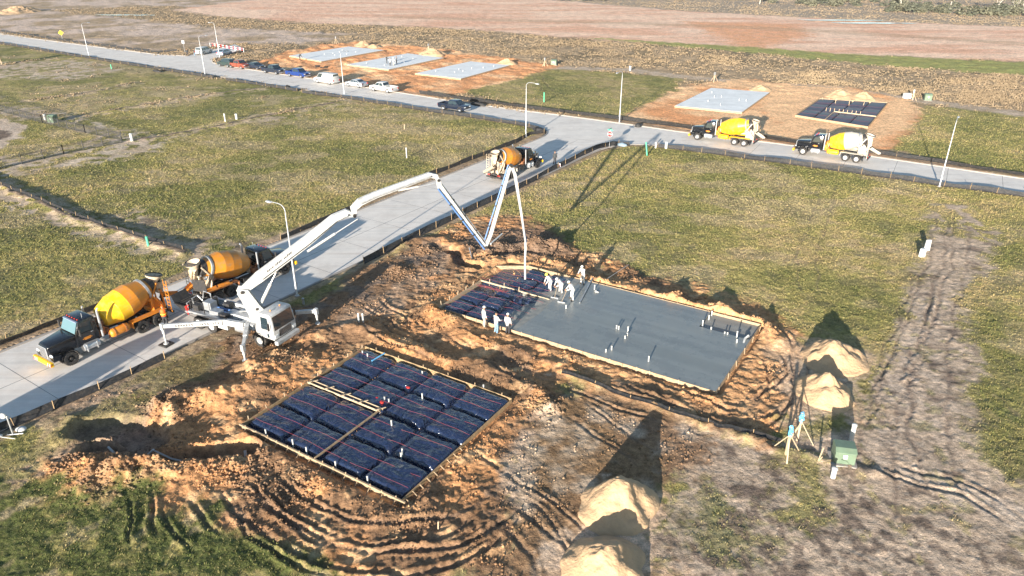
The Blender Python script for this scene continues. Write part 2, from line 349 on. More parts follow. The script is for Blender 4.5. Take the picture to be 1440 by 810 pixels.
    setc(zone([(1040,115),(1180,122),(1290,150),(1250,195),(1120,193),(1085,175),(1060,140)],3),'padfar','padfar',g=0)
    # bare / pale patches in the grass lots
    for px,c,c2 in [([(-60,225),(40,215),(120,198),(190,190),(240,205),(200,222),(110,232),(40,245),(-60,262)],'bare','pale'),
      ([(95,178),(200,185),(250,200),(190,205),(150,197),(60,170)],'bare','pale'),([(-40,150),(60,150),(120,165),(200,185),(120,178),(-40,158)],'bare','pale'),
      ([(-40,88),(120,84),(170,98),(110,112),(-40,112)],'bare','pale'),([(340,170),(420,160),(480,146),(430,170),(370,180)],'bare','olive'),
      ([(215,345),(300,330),(345,335),(400,330),(410,345),(340,352),(300,365),(270,370)],'bare','bared'),([(-30,262),(30,275),(120,318),(230,358),(180,352),(100,325),(20,292),(-30,278)],'bare','pale'),
      ([(150,300),(200,295),(250,318),(220,330),(180,322)],'bare','bared')]:
        setc(zone(px,1.6,1.4)*ss(.36,.58,n2)*.85,c,c2,g=.3,r=.3,nn=ss(.35,.7,fbm(X*.5,Y*.5,3,14)))
    setc(zone([(-90,158),(10,168),(38,176),(22,196),(0,214),(-90,236)],1.),'pale','bare',g=.1,r=.3); setc(zone([(-90,182),(0,184),(9,190),(0,203),(-90,206)],.8),'bared',g=0)
    # right strip of bare soil
    setc(zone([(1314,286),(1360,292),(1392,325),(1388,372),(1348,400),(1352,460),(1378,520),(1362,580),(1385,640),(1460,700),(1500,850),(980,900),(930,760),(945,690),(920,600),(1000,590),(1100,625),(1200,600),(1215,560),(1240,520),(1265,470),(1290,410),(1300,370),(1315,330)],1.8,.7),'bare','bared',g=.12,r=.45,nn=ss(.56,.8,fbm(X*.8,Y*.8,4,15)))
    grass(zone([(1300,270),(1400,290),(1410,345),(1350,335),(1310,320)],2)*ss(.42,.56,n2)*.9,.1)
    setc(zone([(1235,520),(1300,400),(1335,420),(1340,560),(1330,640),(1240,650)],1.5)*ss(.4,.6,n2),'pale','bare',g=0)
    setc(zone([(1240,655),(1330,680),(1460,730),(1460,760),(1340,705),(1240,672)],.8),'pale','bare',g=0,r=.3)
    grass(zone([(1070,655),(1100,625),(1150,650),(1155,720),(1130,760),(1090,720),(1110,690)],1.2)*.85,-.12)
    grass(zone([(985,680),(1020,720),(1095,770),(1080,800),(1010,790),(960,740)],1.4)*.7,-.3)
    grass(zone([(1440,600),(1365,615),(1370,660),(1440,690)],1.5)*.85,.05)
    bb=zone([(1300,380),(1400,520),(1460,700),(1500,850),(980,900),(930,760),(1000,600),(1200,600)],2); grass(bb*ss(.62,.72,fbm(X*1.1,Y*1.1,4,45))*.5,-.1); bl=zone([(1180,640),(1300,690),(1460,790),(1500,900),(940,900),(940,780),(1000,700),(1100,640)],2); setc(bb*ss(.54,.64,fbm(X*1.7,Y*1.2,5,46,.6))*(.35+.5*bl),'bared')
    # disturbed soil of the two building pads
    pad=zone([(398,455),(450,420),(505,395),(560,362),(600,330),(680,300),(745,300),(790,345),(870,375),(960,398),(1050,425),(1120,462),(1150,500),(1120,575),(1080,612),(1000,600),(900,572),(800,530),(770,560),(745,600),(725,650),(720,720),(705,790),(600,840),(430,800),(400,770),(330,740),(230,700),(90,720),(60,660),(100,600),(150,560),(250,510),(330,470)],1.6,1.2)
    dk=ss(.38,.62,fbm(X*.35,Y*.35,4,16))
    setc(pad,'orange','brown',g=0,r=.95,nn=dk)
    setc(pad*ss(.55,.75,fbm(X*.7,Y*.7,4,17)),'orangel')
    setc(zone([(120,650),(60,640),(100,560),(200,520),(250,545),(190,590),(240,600),(180,650)],1.2)*.8,'bare','brown',g=.2,r=.9)
    setc(zone([(560,362),(505,395),(470,430),(430,445),(480,470),(560,440),(600,400),(640,370),(620,340)],1.5)*.75,'bare','brown',g=0,r=.7)
    setc(zone([(620,435),(680,395),(640,370),(700,350),(770,372),(900,402),(1060,450),(1110,470),(1110,560),(1060,590),(990,575),(880,545),(760,500)],1.2)*.85,'orangel','orange',g=0,r=1.,nn=n2)
    setc(zone([(700,620),(760,545),(850,540),(960,580),(1000,640),(930,700),(940,840),(640,840),(700,740)],2)*.9,'brown','bare',g=0,r=.6,nn=ss(.45,.78,fbm(X*.6,Y*.6,4,50)))
    setc(zone([(430,440),(400,470),(350,500),(280,520),(210,545),(150,575),(140,600),(60,620),(40,600),(200,520),(350,445)],1.2)*.75,'brown','bare',g=.2,r=.6)
    setc(zone([(238,508),(330,468),(420,428),(500,383),(560,348),(610,330),(640,360),(560,400),(500,440),(420,480),(330,530),(260,560),(190,560)],1.3)*.9,'brown','bared',g=.03,r=.75,nn=ss(.4,.65,n2))
    grass(zone([(200,515),(290,490),(320,510),(260,535),(200,550)],1.2)*.5,-.3)
    grass(zone([(70,600),(130,575),(200,545),(210,560),(120,620),(60,640)],1.2)*.6,-.2)
    # lower-left grass with dirt streaks
    gg=zone([(-80,700),(60,690),(150,705),(190,680),(235,660),(250,690),(290,705),(330,740),(400,775),(460,800),(560,830),(560,900),(-80,900)],1.3,1.3); grass(gg*ss(.72,.55,n2),-.5); col*=(1-.1*gg*ss(.72,.55,n2))[...,None]
    setc(zone([(-60,620),(60,640),(120,690),(40,700),(-60,690)],1.2)*ss(.45,.6,n2),'bare','brown',g=.3,r=.6)
    # sandy aprons of the heaps
    setc(zone([(800,740),(840,690),(930,700),(930,820),(780,840),(770,790)],1.2),'pale','orangel',g=0,r=.3)
    setc(zone([(1080,500),(1120,480),(1220,490),(1215,590),(1110,590)],1.2)*.8,'orangel','pale',g=0,r=.4)
    setc(zone([(645,330),(700,318),(790,330),(800,360),(740,372),(660,350)],1.),'brown','bared',g=0,r=1.)
    # parkways along the kerbs
    d,off,al=sd_line(X,Y,road_np[:len(kerb_left)+0]); 
    k1=sd_line(X,Y,np.array(kerb_left))[0]; setc(ss(1.9,1.3,k1+(n3-.5)*.5)*.8,'brown','bare',g=.1,r=.4)
    k2=sd_line(X,Y,np.array(kerb_right))[0]; setc(ss(1.4,.9,k2+(n3-.5)*.5)*.7,'brown','bare',g=.1,r=.4)
    k3=sd_line(X,Y,np.array(kerb_far2))[0]; setc(ss(2.6,1.8,k3+(n3-.5)*.6)*.7,'bare','brown',g=.1,r=.4)
    k4=sd_line(X,Y,np.array(kerb_far))[0]; setc(ss(3,2,k4)*.6,'fieldd','grey',g=.2,r=.3)
    # --- relief
    fine=ss(260,90,Y)
    h+= (n1-.5)*.35*ss(0,40,k1)*ss(0,30,k2)*0 + (fbm(X*.3,Y*.3,3,20)-.5)*.10
    h+= gm*(fbm(X*1.9,Y*1.9,3,21)-.5)*.11*(.5+.5*fine) + gm*(fbm(X*5.,Y*5.,2,22)-.5)*.075*fine
    h+= rough*((ridged(X*.8+Y*.2,Y*.8,3,23)-.55)*.20*ss(.35,.9,rough) + (fbm(X*2.4,Y*2.4,4,24,.68)-.5)*(.18+.10*ss(.6,.95,rough))*fine + (ridged(X*5.,Y*5.,2,27)-.5)*.07*fine)
    farf=ss(110,200,Y)*(1-nb); h+=farf*(fbm(X*.5,Y*.5,3,25)-.5)*.75*np.clip(rough*2.2,0,1)
    # crawler and wheel ruts
    for px,ga,dep,w in RUTS:
        P=np.array(smooth(PW(*px))); k=lim(P,3.2)
        if not k.any(): continue
        d,off,al=sd_line(X[k],Y[k],P); off=np.sign(off)*d+ (fbm(X[k]*.3,Y[k]*.3,3,30+len(px))-.5)*1.3; L=al.max(); endf=ss(0,2.,al)*ss(0,2.,L-al)
        w=w*.75; dep=dep*1.05; q=np.abs(np.abs(off)-ga/2); g=np.exp(-(q/(w*.42))**2); rg=np.exp(-((q-w*.8)/(w*.35))**2)
        lug=(.75+.5*np.sin(al*2*PI/.42)*.35)*ss(.2,.5,fbm(X[k]*.3,Y[k]*.3,2,33)); h[k]+= endf*(-dep*g*lug*(.35+1.1*n2[k])+dep*.7*rg*(.1+1.5*n2[k])*(.3+1.4*n3[k])*ss(.2,.5,fbm(X[k]*.3,Y[k]*.3,2,33)))
        gm[k]*=(1-.85*g*endf); m=np.zeros(n); m[k]=g*endf*.45; setc(m,'bared')
    for px,w,hh in BERMS:
        P=np.array(smooth(PW(*px))); k=lim(P,w*4)
        if not k.any(): continue
        d,off,al=sd_line(wx[k]*.5+X[k]*.5,wy[k]*.5+Y[k]*.5,P); h[k]+=hh*np.exp(-(d/w)**2)*(.25+1.3*fbm(X[k]*.8,Y[k]*.8,3,31))
        if P[0][1]>90 and P[0][0]<-30:
            m=np.zeros(n); m[k]=ss(w*.55,w*.25,np.abs(d+0))*.8; setc(m,'bared',g=.1); m=np.zeros(n); m[k]=ss(2.6,1.8,d)*ss(.4,.6,n2[k])*.6; setc(m,'bare',g=.3); m=np.zeros(n); m[k]=ss(w*.5,w*.2,d)*.8; setc(m,'bared',g=.1)
    # spoil heaps and the drainage trench
    def bump(px,r,hh,lumpy=.5,s=40,asp=None):
        c=at(*px); k=(np.hypot(X-c[0],Y-c[1])<r*2.2)
        if k.any():
            d=np.hypot(wx[k]*.6+X[k]*.4-c[0],wy[k]*.6+Y[k]*.4-c[1])/r; f=np.exp(-(d**2)*1.6); h[k]+=hh*f*(1-lumpy+2*lumpy*fbm(X[k]*1.7,Y[k]*1.7,4,s,.6))
            rough[k]=np.maximum(rough[k],f)
    bump((135,672),1.9,.75,.7); bump((185,665),1.6,.6,.7); bump((250,570),1.5,.75,.6); bump((222,565),1.0,.5,.6); bump((300,560),1.4,.6,.6)
    bump((225,650),1.2,.4,.7); bump((270,650),1.6,.5,.7); bump((330,650),1.8,.35,.6); bump((95,600),1.2,.35,.6); bump((90,620),1.0,.35,.6)
    bump((360,520),1.6,.5,.6); bump((400,500),1.2,.4,.6); bump((770,570),1.0,.4,.6); bump((790,560),.8,.35,.6)
    bump((708,348),1.3,.5,.6); bump((750,350),1.7,1.25,.6); bump((782,352),1.2,.8,.6); bump((690,355),.9,.4,.6); bump((640,365),1.0,.5,.5)
    bump((955,420),1.3,.6,.7); bump((900,400),1.0,.4,.6); bump((1010,440),1.2,.5,.7); bump((1070,470),1.,.45,.6); bump((560,380),1.2,.4); bump((600,352),1.0,.4)
    def dig(px,w,dep,c='bared'):
        P=np.array(smooth(PW(*px))); k=lim(P,w*2+1)
        if k.any():
            d=sd_line(wx[k]*.4+X[k]*.6,wy[k]*.4+Y[k]*.6,P)[0]; f=ss(w*.62,w*.38,d); h[k]=h[k]*(1-f*.7)-dep*f; m=np.zeros(n); m[k]=f*.75; setc(m,c,g=0)
    dig([(120,632),(165,636),(225,642),(290,642),(345,638)],1.3,.95); dig([(118,606),(160,600),(215,615)],2.3,.75,'bared'); dig([(650,370),(672,378)],1.1,.6,'brown'); dig([(490,520),(500,530)],.01,.0)
    dig([(636,352),(652,372)],1.2,.5,'bared')
    # flat footings under slabs and roads
    def flat(P,z,mg=.35):
        k=lim(P,2)
        if k.any():
            d=sd_poly(X[k],Y[k],P); f=ss(mg+.35,mg,d); h[k]=h[k]*(1-f)+z*f; gm[k]*=(1-f)
    flat(np.array([cA-e1*LA1/2-e2*LA2/2,cA+e1*LA1/2-e2*LA2/2,cA+e1*LA1/2+e2*LA2/2,cA-e1*LA1/2+e2*LA2/2]),0.0,.15)
    flat(np.array([B(0,0),B(LB1,0),B(LB1,LB2),B(0,LB2)]),0.0,.15)
    for P_ in ([B(0,0),B(LB1,0),B(LB1,LB2),B(0,LB2)],):
        k=lim(P_,4); d=sd_poly(X[k],Y[k],P_); h[k]+=.24*ss(.15,.5,d)*ss(1.9,.6,d)*(.2+1.1*n2[k])
    for P in FARSLABS: flat(np.array(P),0.0,.3)
    for c,r in FLATSPOTS:
        d=np.hypot(X-c[0],Y-c[1]); f=ss(r*1.5,r,d); h=h*(1-f*.85)
    dr=sd_poly(X,Y,road_np); f=ss(1.2,.35,dr); h=h*(1-f)+.02*f; gm*=ss(.2,.9,dr); h=np.where(dr<.32,-.45,h)
    return h,np.clip(col,0,1),gm,rough
FARSLABS=[PW((407,80),(452,88),(540,72),(490,67)),PW((488,92.5),(546.7,99.5),(624,83),(573,76.7)),PW((584,105),(648,112.5),(716.7,93.5),(661.7,88)),
 PW((949,151),(1043,160),(1082,132),(1000,125.6)),PW((1118,164.5),(1220,181),(1248,146.7),(1152,141))]
FLATSPOTS=[]
# pump lorry frame: front axle centre on the ground, heading
PH=R(-26.0); ph=np.array([math.cos(PH),math.sin(PH)]); pl=np.array([-ph[1],ph[0]]); PO=at(368,487)+pl*1.12
for q in (0,-4.9,-6.25): FLATSPOTS.append((PO+ph*q,1.6))
for q in ((234,484),(345,508),(447,456)): FLATSPOTS.append((at(*q),.5))
# ---------------------------------------------------------------- ground sheet
def make_ground():
    ys=[-400,-150,-40,0,8]; y=12.
    while y<24: ys.append(y); y+=.6
    while y<72: ys.append(y); y+=GS
    st=GS
    while y<5000: ys.append(y); st=max(GS,(y/72.)**2*GS*.9 if y<400 else y*.012); y+=st
    ys=np.array(ys); nu=NU
    u=np.linspace(-1,1,nu); u=np.sign(u)*(.62*np.abs(u)+.38*np.abs(u)**4)
    wd=np.maximum(56,30+1.0*np.abs(ys)); X=wd[:,None]*u[None,:]; Y=np.repeat(ys[:,None],nu,1)
    h,col,gm,rg=terrain(X,Y)
    ny=len(ys); me=bpy.data.meshes.new('ground'); nv=ny*nu
    co=np.stack([X,Y,h],-1).reshape(-1).astype(np.float32)
    i=np.arange(ny-1)[:,None]*nu+np.arange(nu-1)[None,:]; q=np.stack([i,i+1,i+nu+1,i+nu],-1).reshape(-1)
    me.vertices.add(nv); me.vertices.foreach_set('co',co); nf=(ny-1)*(nu-1)
    me.loops.add(nf*4); me.loops.foreach_set('vertex_index',q.astype(np.int32)); me.polygons.add(nf)
    me.polygons.foreach_set('loop_start',np.arange(nf,dtype=np.int32)*4); me.polygons.foreach_set('use_smooth',np.ones(nf,bool)); me.update()
    a=me.attributes.new('soil','FLOAT_COLOR','POINT'); c4=np.concatenate([col,gm[...,None]],-1).reshape(-1).astype(np.float32); a.data.foreach_set('color',c4)
    o=bpy.data.objects.new('ground',me); C.objects.link(o); tag(o,kind='structure'); me.materials.append(ground_mat())
    print('ground',ny,nu); return X,Y,h,col,gm,rg
def ground_mat():
    m=bpy.data.materials.new('soil_and_turf'); m.use_nodes=True; nt=m.node_tree; b=nt.nodes['Principled BSDF']; b.inputs['Roughness'].default_value=.95; b.inputs['Specular IOR Level'].default_value=.15
    L=nt.links.new; at_=nt.nodes.new('ShaderNodeAttribute'); at_.attribute_name='soil'; tc=nt.nodes.new('ShaderNodeTexCoord')
    def noise(sc,det,ro=.6):
        n=nt.nodes.new('ShaderNodeTexNoise'); n.inputs['Scale'].default_value=sc; n.inputs['Detail'].default_value=det; n.inputs['Roughness'].default_value=ro; L(tc.outputs['Object'],n.inputs['Vector']); return n
    def mr(src,a,b2,c,d):
        q=nt.nodes.new('ShaderNodeMapRange'); q.inputs[1].default_value=a;q.inputs[2].default_value=b2;q.inputs[3].default_value=c;q.inputs[4].default_value=d; L(src,q.inputs[0]); return q.outputs[0]
    def mul(a,b2):
        q=nt.nodes.new('ShaderNodeMath'); q.operation='MULTIPLY'; L(a,q.inputs[0]); L(b2,q.inputs[1]); return q.outputs[0]
    n1=noise(2.2,8,.7); n2=noise(.35,6,.65); n3=noise(14,4,.7)
    f=mul(mul(mr(n1.outputs[0],.3,.7,.5,1.5),mr(n2.outputs[0],.3,.7,.78,1.22)),mr(n3.outputs[0],.3,.7,.68,1.32))
    sc=nt.nodes.new('ShaderNodeVectorMath'); sc.operation='SCALE'; L(at_.outputs['Color'],sc.inputs[0]); L(f,sc.inputs['Scale'])
    # dry blades mixed into the turf where grass grows
    n4=noise(5.5,6,.7); g=mul(at_.outputs['Alpha'],mr(n4.outputs[0],.5,.7,0,.55))
    mx=nt.nodes.new('ShaderNodeMix'); mx.data_type='RGBA'; L(g,mx.inputs['Factor']); L(sc.outputs[0],mx.inputs['A']); mx.inputs['B'].default_value=(.33,.27,.12,1)
    L(mx.outputs['Result'],b.inputs['Base Color'])
    bp=nt.nodes.new('ShaderNodeBump'); bp.inputs['Strength'].default_value=.9; bp.inputs['Distance'].default_value=.06; n5=noise(7,6,.75); L(n5.outputs[0],bp.inputs['Height'])
    bp2=nt.nodes.new('ShaderNodeBump'); bp2.inputs['Strength'].default_value=.6; bp2.inputs['Distance'].default_value=.35; n6=noise(.8,7,.7); L(n6.outputs[0],bp2.inputs['Height']); L(bp.outputs[0],bp2.inputs['Normal'])
    L(bp2.outputs[0],b.inputs['Normal']); return m
GS=.10; NU=1000
GX,GY,GH,GC,GG,GR=make_ground()
def gz(x,y): return float(terrain(np.array([x]),np.array([y]))[0][0])
_cache={}
def P3(px,py,dz=0.0):
    g=at(px,py); return Vector((g[0],g[1],gz(g[0],g[1])+dz))
# ---------------------------------------------------------------- roads
def concrete_mat(name,col,joint=4.5,streak=.88,rough=.8,stain=.3):
    m=bpy.data.materials.new(name); m.use_nodes=True; nt=m.node_tree; b=nt.nodes['Principled BSDF']; b.inputs['Roughness'].default_value=rough; b.inputs['Specular IOR Level'].default_value=.3
    L=nt.links.new; tc=nt.nodes.new('ShaderNodeTexCoord')
    n=nt.nodes.new('ShaderNodeTexNoise'); n.inputs['Scale'].default_value=.5; n.inputs['Detail'].default_value=9; n.inputs['Roughness'].default_value=.7; L(tc.outputs['Object'],n.inputs['Vector'])
    mp=nt.nodes.new('ShaderNodeMapping'); mp.inputs['Rotation'].default_value[2]=-math.atan2(mld[1],mld[0]); mp.inputs['Scale'].default_value=(.06,1.6,1); L(tc.outputs['Object'],mp.inputs['Vector'])
    n2=nt.nodes.new('ShaderNodeTexNoise'); n2.inputs['Scale'].default_value=1.; n2.inputs['Detail'].default_value=6; L(mp.outputs[0],n2.inputs['Vector'])
    r1=nt.nodes.new('ShaderNodeMapRange'); r1.inputs[1].default_value=.3;r1.inputs[2].default_value=.7;r1.inputs[3].default_value=.86;r1.inputs[4].default_value=1.1; L(n.outputs[0],r1.inputs[0])
    r2=nt.nodes.new('ShaderNodeMapRange'); r2.inputs[1].default_value=.35;r2.inputs[2].default_value=.65;r2.inputs[3].default_value=streak;r2.inputs[4].default_value=1.08; L(n2.outputs[0],r2.inputs[0])
    mu=nt.nodes.new('ShaderNodeMath'); mu.operation='MULTIPLY'; L(r1.outputs[0],mu.inputs[0]); L(r2.outputs[0],mu.inputs[1])
    sc=nt.nodes.new('ShaderNodeVectorMath'); sc.operation='SCALE'; sc.inputs[0].default_value=col; L(mu.outputs[0],sc.inputs['Scale'])
    n3=nt.nodes.new('ShaderNodeTexNoise'); n3.inputs['Scale'].default_value=.22; n3.inputs['Detail'].default_value=10; n3.inputs['Roughness'].default_value=.72; L(tc.outputs['Object'],n3.inputs['Vector'])
    r3=nt.nodes.new('ShaderNodeMapRange'); r3.inputs[1].default_value=.52;r3.inputs[2].default_value=.72;r3.inputs[4].default_value=stain; L(n3.outputs[0],r3.inputs[0])
    mx=nt.nodes.new('ShaderNodeMix'); mx.data_type='RGBA'; L(r3.outputs[0],mx.inputs['Factor']); L(sc.outputs[0],mx.inputs['A']); mx.inputs['B'].default_value=(.38,.29,.22,1); L(mx.outputs['Result'],b.inputs['Base Color'])
    m_=nt.nodes.new('ShaderNodeMix'); m_.data_type='RGBA'; r4=nt.nodes.new('ShaderNodeMapRange'); r4.inputs[1].default_value=.5;r4.inputs[2].default_value=.75;r4.inputs[4].default_value=.5 if stain>.2 else .03; L(n2.outputs[0],r4.inputs[0]); L(r4.outputs[0],m_.inputs['Factor']); L(mx.outputs['Result'],m_.inputs['A']); m_.inputs['B'].default_value=(.44,.36,.29,1); L(m_.outputs['Result'],b.inputs['Base Color'])
    if rough<.6:
        rr=nt.nodes.new('ShaderNodeMapRange'); rr.inputs[1].default_value=.3;rr.inputs[2].default_value=.7;rr.inputs[3].default_value=rough-.16;rr.inputs[4].default_value=rough+.22; L(n.outputs[0],rr.inputs[0]); L(rr.outputs[0],b.inputs['Roughness'])
    bp=nt.nodes.new('ShaderNodeBump'); bp.inputs['Distance'].default_value=.006; n5=nt.nodes.new('ShaderNodeTexNoise'); n5.inputs['Scale'].default_value=25; L(tc.outputs['Object'],n5.inputs['Vector']); L(n5.outputs[0],bp.inputs['Height']); L(bp.outputs[0],b.inputs['Normal'])
    return m
RZ=-.06
from mathutils.geometry import tessellate_polygon
def flat_poly(name,P,z,m,kind='structure'):
    vs=[Vector((p[0],p[1],z)) for p in P]; tris=tessellate_polygon([vs]); mb=MB(); mb.add(vs,[tuple(t) for t in tris]); o=mb.build(name,m); 
    for p in o.data.polygons:
        if p.normal.z<0: p.flip()
    return tag(o,kind=kind)
cm=concrete_mat('road_concrete',(.80,.735,.66)); flat_poly('road',road_np,RZ,cm)
km=mat('kerb_concrete',(.34,.31,.28),.85,var=.12,vscale=1.5,dirt=(.36,.27,.19),dirtamt=.6)
def kerb(P):
    P=[np.asarray(p,float) for p in P]; mb=MB(); prof=[(-.02,RZ-.3),(-.0,RZ+.10),(.16,RZ+.11),(.20,RZ-.3)]; n=len(P); vs=[]
    for i in range(n):
        d=P[min(i+1,n-1)]-P[max(i-1,0)]; d/=np.linalg.norm(d); nn=np.array([-d[1],d[0]])
        for o_,z in prof: q=P[i]+nn*o_; vs.append((q[0],q[1],z))
    m=len(prof); fs=[(i*m+k,(i+1)*m+k,(i+1)*m+k+1,i*m+k+1) for i in range(n-1) for k in range(m-1)]
    mb.add(vs,fs); return tag(mb.build('kerb',km),kind='structure')
kerb(kerb_left); kerb(kerb_right[::-1]); kerb(kerb_far2); kerb([stub[3],*kerb_far2[:1]]); kerb(kerb_far)
# joints sawn in the paving
jm=mat('joint_sealant',(.1,.09,.085),.9)
def joints():
    mb=MB()
    def strip(a,b,w=.03):
        a=np.asarray(a);b=np.asarray(b); d=(b-a)/np.linalg.norm(b-a); nn=np.array([-d[1],d[0]])*w/2; z=RZ+.004
        mb.add([(*(a-nn),z),(*(b-nn),z),(*(b+nn),z),(*(a+nn),z)],[(0,1,2,3)])
    La=ext(ML,0); 
    strip(ext(ML,-120)+mn*5.1,ext(ML,42)+mn*5.1,.045)
    for k in range(-16,9): strip(ext(ML,k*6.1)+mn*.1,ext(ML,k*6.1)+mn*10.1,.028)
    cd=CNL[1]; cn=np.array([-cd[1],cd[0]])
    for k in range(-26,12): strip(ext(CNL,k*6.1)+cn*.1,ext(CNL,k*6.1)+cn*7.8,.035)
    cd=CNR[1]; cn=np.array([-cd[1],cd[0]])
    for k in range(-2,14): strip(ext(CNR,k*6.1)+cn*.1,ext(CNR,k*6.1)+cn*8.2,.035)
    strip(ext(CNL,-160)+np.array([-CNL[1][1],CNL[1][0]])*4.1,ext(CNL,70)+np.array([-CNL[1][1],CNL[1][0]])*4.1,.04)
    for p in mb.v: pass
    o=mb.build('road_joint',jm); tag(o,kind='structure')
joints()
# ---------------------------------------------------------------- wheels shared by the lorries
def wheel(parent,x,y,r,w,rim,side,rimr=.52,dual=False,rub='rubber'):
    mb=MB(); p=[(-w/2,r*rimr),(-w/2,r*.93),(-w*.36,r),(w*.36,r),(w/2,r*.93),(w/2,r*rimr)]
    mb.lathe(p,(0,0,0),(0,side,0),22,cap=False); 
    if dual: mb.lathe(p,(0,-side*(w+.05),0),(0,side,0),22,cap=False)
    for k in range(22):      # tread blocks
        a=2*PI*k/22; mb.beam((math.cos(a)*r*.985,-w*.4,math.sin(a)*r*.985),(math.cos(a)*r*.985,w*.4,math.sin(a)*r*.985),.06,.05,up=(math.cos(a),0,math.sin(a)))
    t=mb.build('wheel',M[rub],parent,smooth=40); t.location=(x,y,r)
    rb=MB(); d=.10 if not dual else .03
    rb.lathe([(w*.5-.01,r*rimr*1.04),(w*.5-.02,r*rimr*.92),(w*.5-d-.08,r*rimr*.8),(w*.5-d-.08,r*.26),(w*.5-.02,r*.22),(w*.5,r*.12)],(0,0,0),(0,side,0),18,cap=False)
    rb.lathe([(w*.5-d-.05,r*.24),(w*.5+.02,r*.2),(w*.5+.03,.0)],(0,0,0),(0,side,0),12,cap=False)
    for k in range(8):
        a=2*PI*k/8; rb.cyl((math.cos(a)*r*.34,side*(w*.5-d-.09),math.sin(a)*r*.34),(math.cos(a)*r*.34,side*(w*.5-d-.04),math.sin(a)*r*.34),.025,n=6)
    rb.build('rim',M[rim],t,smooth=40)
    return t
def arch(mb,cx,r,y0,y1,th=.05,a0=0,a1=PI,n=10,cz=None):
    cz=.52 if cz is None else cz
    o=[(cx+math.cos(a0+(a1-a0)*k/n)*r,cz+math.sin(a0+(a1-a0)*k/n)*r) for k in range(n+1)]; i=[(cx+math.cos(a0+(a1-a0)*k/n)*(r-th),cz+math.sin(a0+(a1-a0)*k/n)*(r-th)) for k in range(n+1)]
    for k in range(n): mb.prism([o[k],o[k+1],i[k+1],i[k]],y0,y1)
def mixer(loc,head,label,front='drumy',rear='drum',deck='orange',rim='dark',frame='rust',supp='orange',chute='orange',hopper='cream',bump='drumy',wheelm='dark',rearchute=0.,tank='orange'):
    t=empty('concrete_mixer_truck',loc,head,label,'truck','concrete mixer trucks on the site roads')
    f=MB()
    for s in (-1,1): f.box(-8.25,1.0,s*.42-.06,s*.42+.06,.78,1.04)
    for x in (-8.1,-6.3,-4.5,-2.8,-1,.6): f.box(x-.08,x+.08,-.36,.36,.82,.98)
    f.beam((-5.6,-.9,.55),(-5.6,.9,.55),.2,.2); f.beam((-7.0,-.9,.55),(-7.0,.9,.55),.2,.2); f.beam((0,-.9,.5),(0,.9,.5),.16,.16); f.beam((-1.5,0,.75),(-6.2,0,.62),.14,.14)
    f.build('chassis',M['dark'],t,bevel=.01)
    # engine and drive clutter behind the cab
    g=MB(); g.box(-3.05,-2.5,-.75,.75,1.04,1.5); g.cyl((-2.9,.45,1.5),(-2.9,.45,2.1),.17); g.cyl((-2.95,-.3,1.6),(-2.95,.25,1.7),.2); g.ell((-2.85,-.05,2.0),.22,.3,.24); g.cyl((-3.15,.8,1.25),(-3.15,.3,1.35),.14); g.cyl((-2.8,.85,1.2),(-2.8,.85,1.75),.12); g.tube([(-2.6,.3,1.5),(-2.5,.7,1.9),(-2.9,.9,1.7),(-3.3,.8,1.3)],.05)
    g.tube([(-2.6,-.3,1.5),(-2.5,-.7,1.9),(-2.9,-.9,1.5)],.05); g.build('drum_drive',M[frame],t,bevel=.02,smooth=40)
    # bonnet
    b=MB(); pr=[(1.12,1.0),(1.12,1.72),(.95,1.84),(-.78,2.02),(-.78,1.0)]
    n=len(pr); v=[]; 
    for x,z in pr: k=(1.12-x)/1.9; hw=.62+.34*k; v.append((x,-hw,z))
    for x,z in pr: k=(1.12-x)/1.9; hw=.62+.34*k; v.append((x,hw,z))
    b.add(v,[tuple(range(n)),tuple(range(n,2*n))[::-1]]+[(i,n+i,n+(i+1)%n,(i+1)%n) for i in range(n)])
    b.build('bonnet',M['black'],t,bevel=.10,smooth=50)
    q=MB(); q.box(1.12,1.19,-.50,.50,.86,1.72); hd=q.build('grille',M['chrome'],t,bevel=.03)
    q=MB(); [q.box(1.19,1.205,-.44,.44,.92+k*.09,.95+k*.09) for k in range(9)]; q.build('bar',M['dark'],hd)
    for s in (-1,1):
        q=MB(); arch(q,0,.66,s*.72 if s>0 else -1.22,1.22 if s>0 else -.72,a0=-.15,a1=PI*.98); q.box(.55,1.12,min(s*.62,s*1.12),max(s*.62,s*1.12),.72,1.12); q.build('fender',M['black'],t,bevel=.03,smooth=50)
        q=MB(); q.ell((1.1,s*.88,1.16),.08,.2,.12); q.build('headlight',M['lens'],t,smooth=60)
    q=MB(); q.box(1.2,1.42,-1.18,1.18,.46,.80); bu=q.build('bumper',M[bump],t,bevel=.04)
    for k in range(4):
        for s in (-1,1): q=MB(); q.prism([(0,0),(.09,0),(.2,.3),(.11,.3)],0,.012,tf=Matrix.Translation((1.434,s*(.72+k*.13)-.05,.48))@Matrix.Rotation(PI/2,4,'Z')@Matrix.Translation((0,0,0))); q.build('hazard_stripe',M['signr' if k%2 else 'white'],bu)
    # cab
    c=MB(); cp=[(-.70,1.0),(-.78,1.98),(-1.18,2.86),(-1.3,2.93),(-2.25,2.95),(-2.38,2.85),(-2.42,1.0)]
    n=len(cp); v=[(x,-(1.04 if z<2 else 1.04-(z-2)*.13),z) for x,z in cp]+[(x,(1.04 if z<2 else 1.04-(z-2)*.13),z) for x,z in cp]
    c.add(v,[tuple(range(n)),tuple(range(n,2*n))[::-1]]+[(i,n+i,n+(i+1)%n,(i+1)%n) for i in range(n)]); cab=c.build('cab',M['black'],t,bevel=.06,smooth=45)
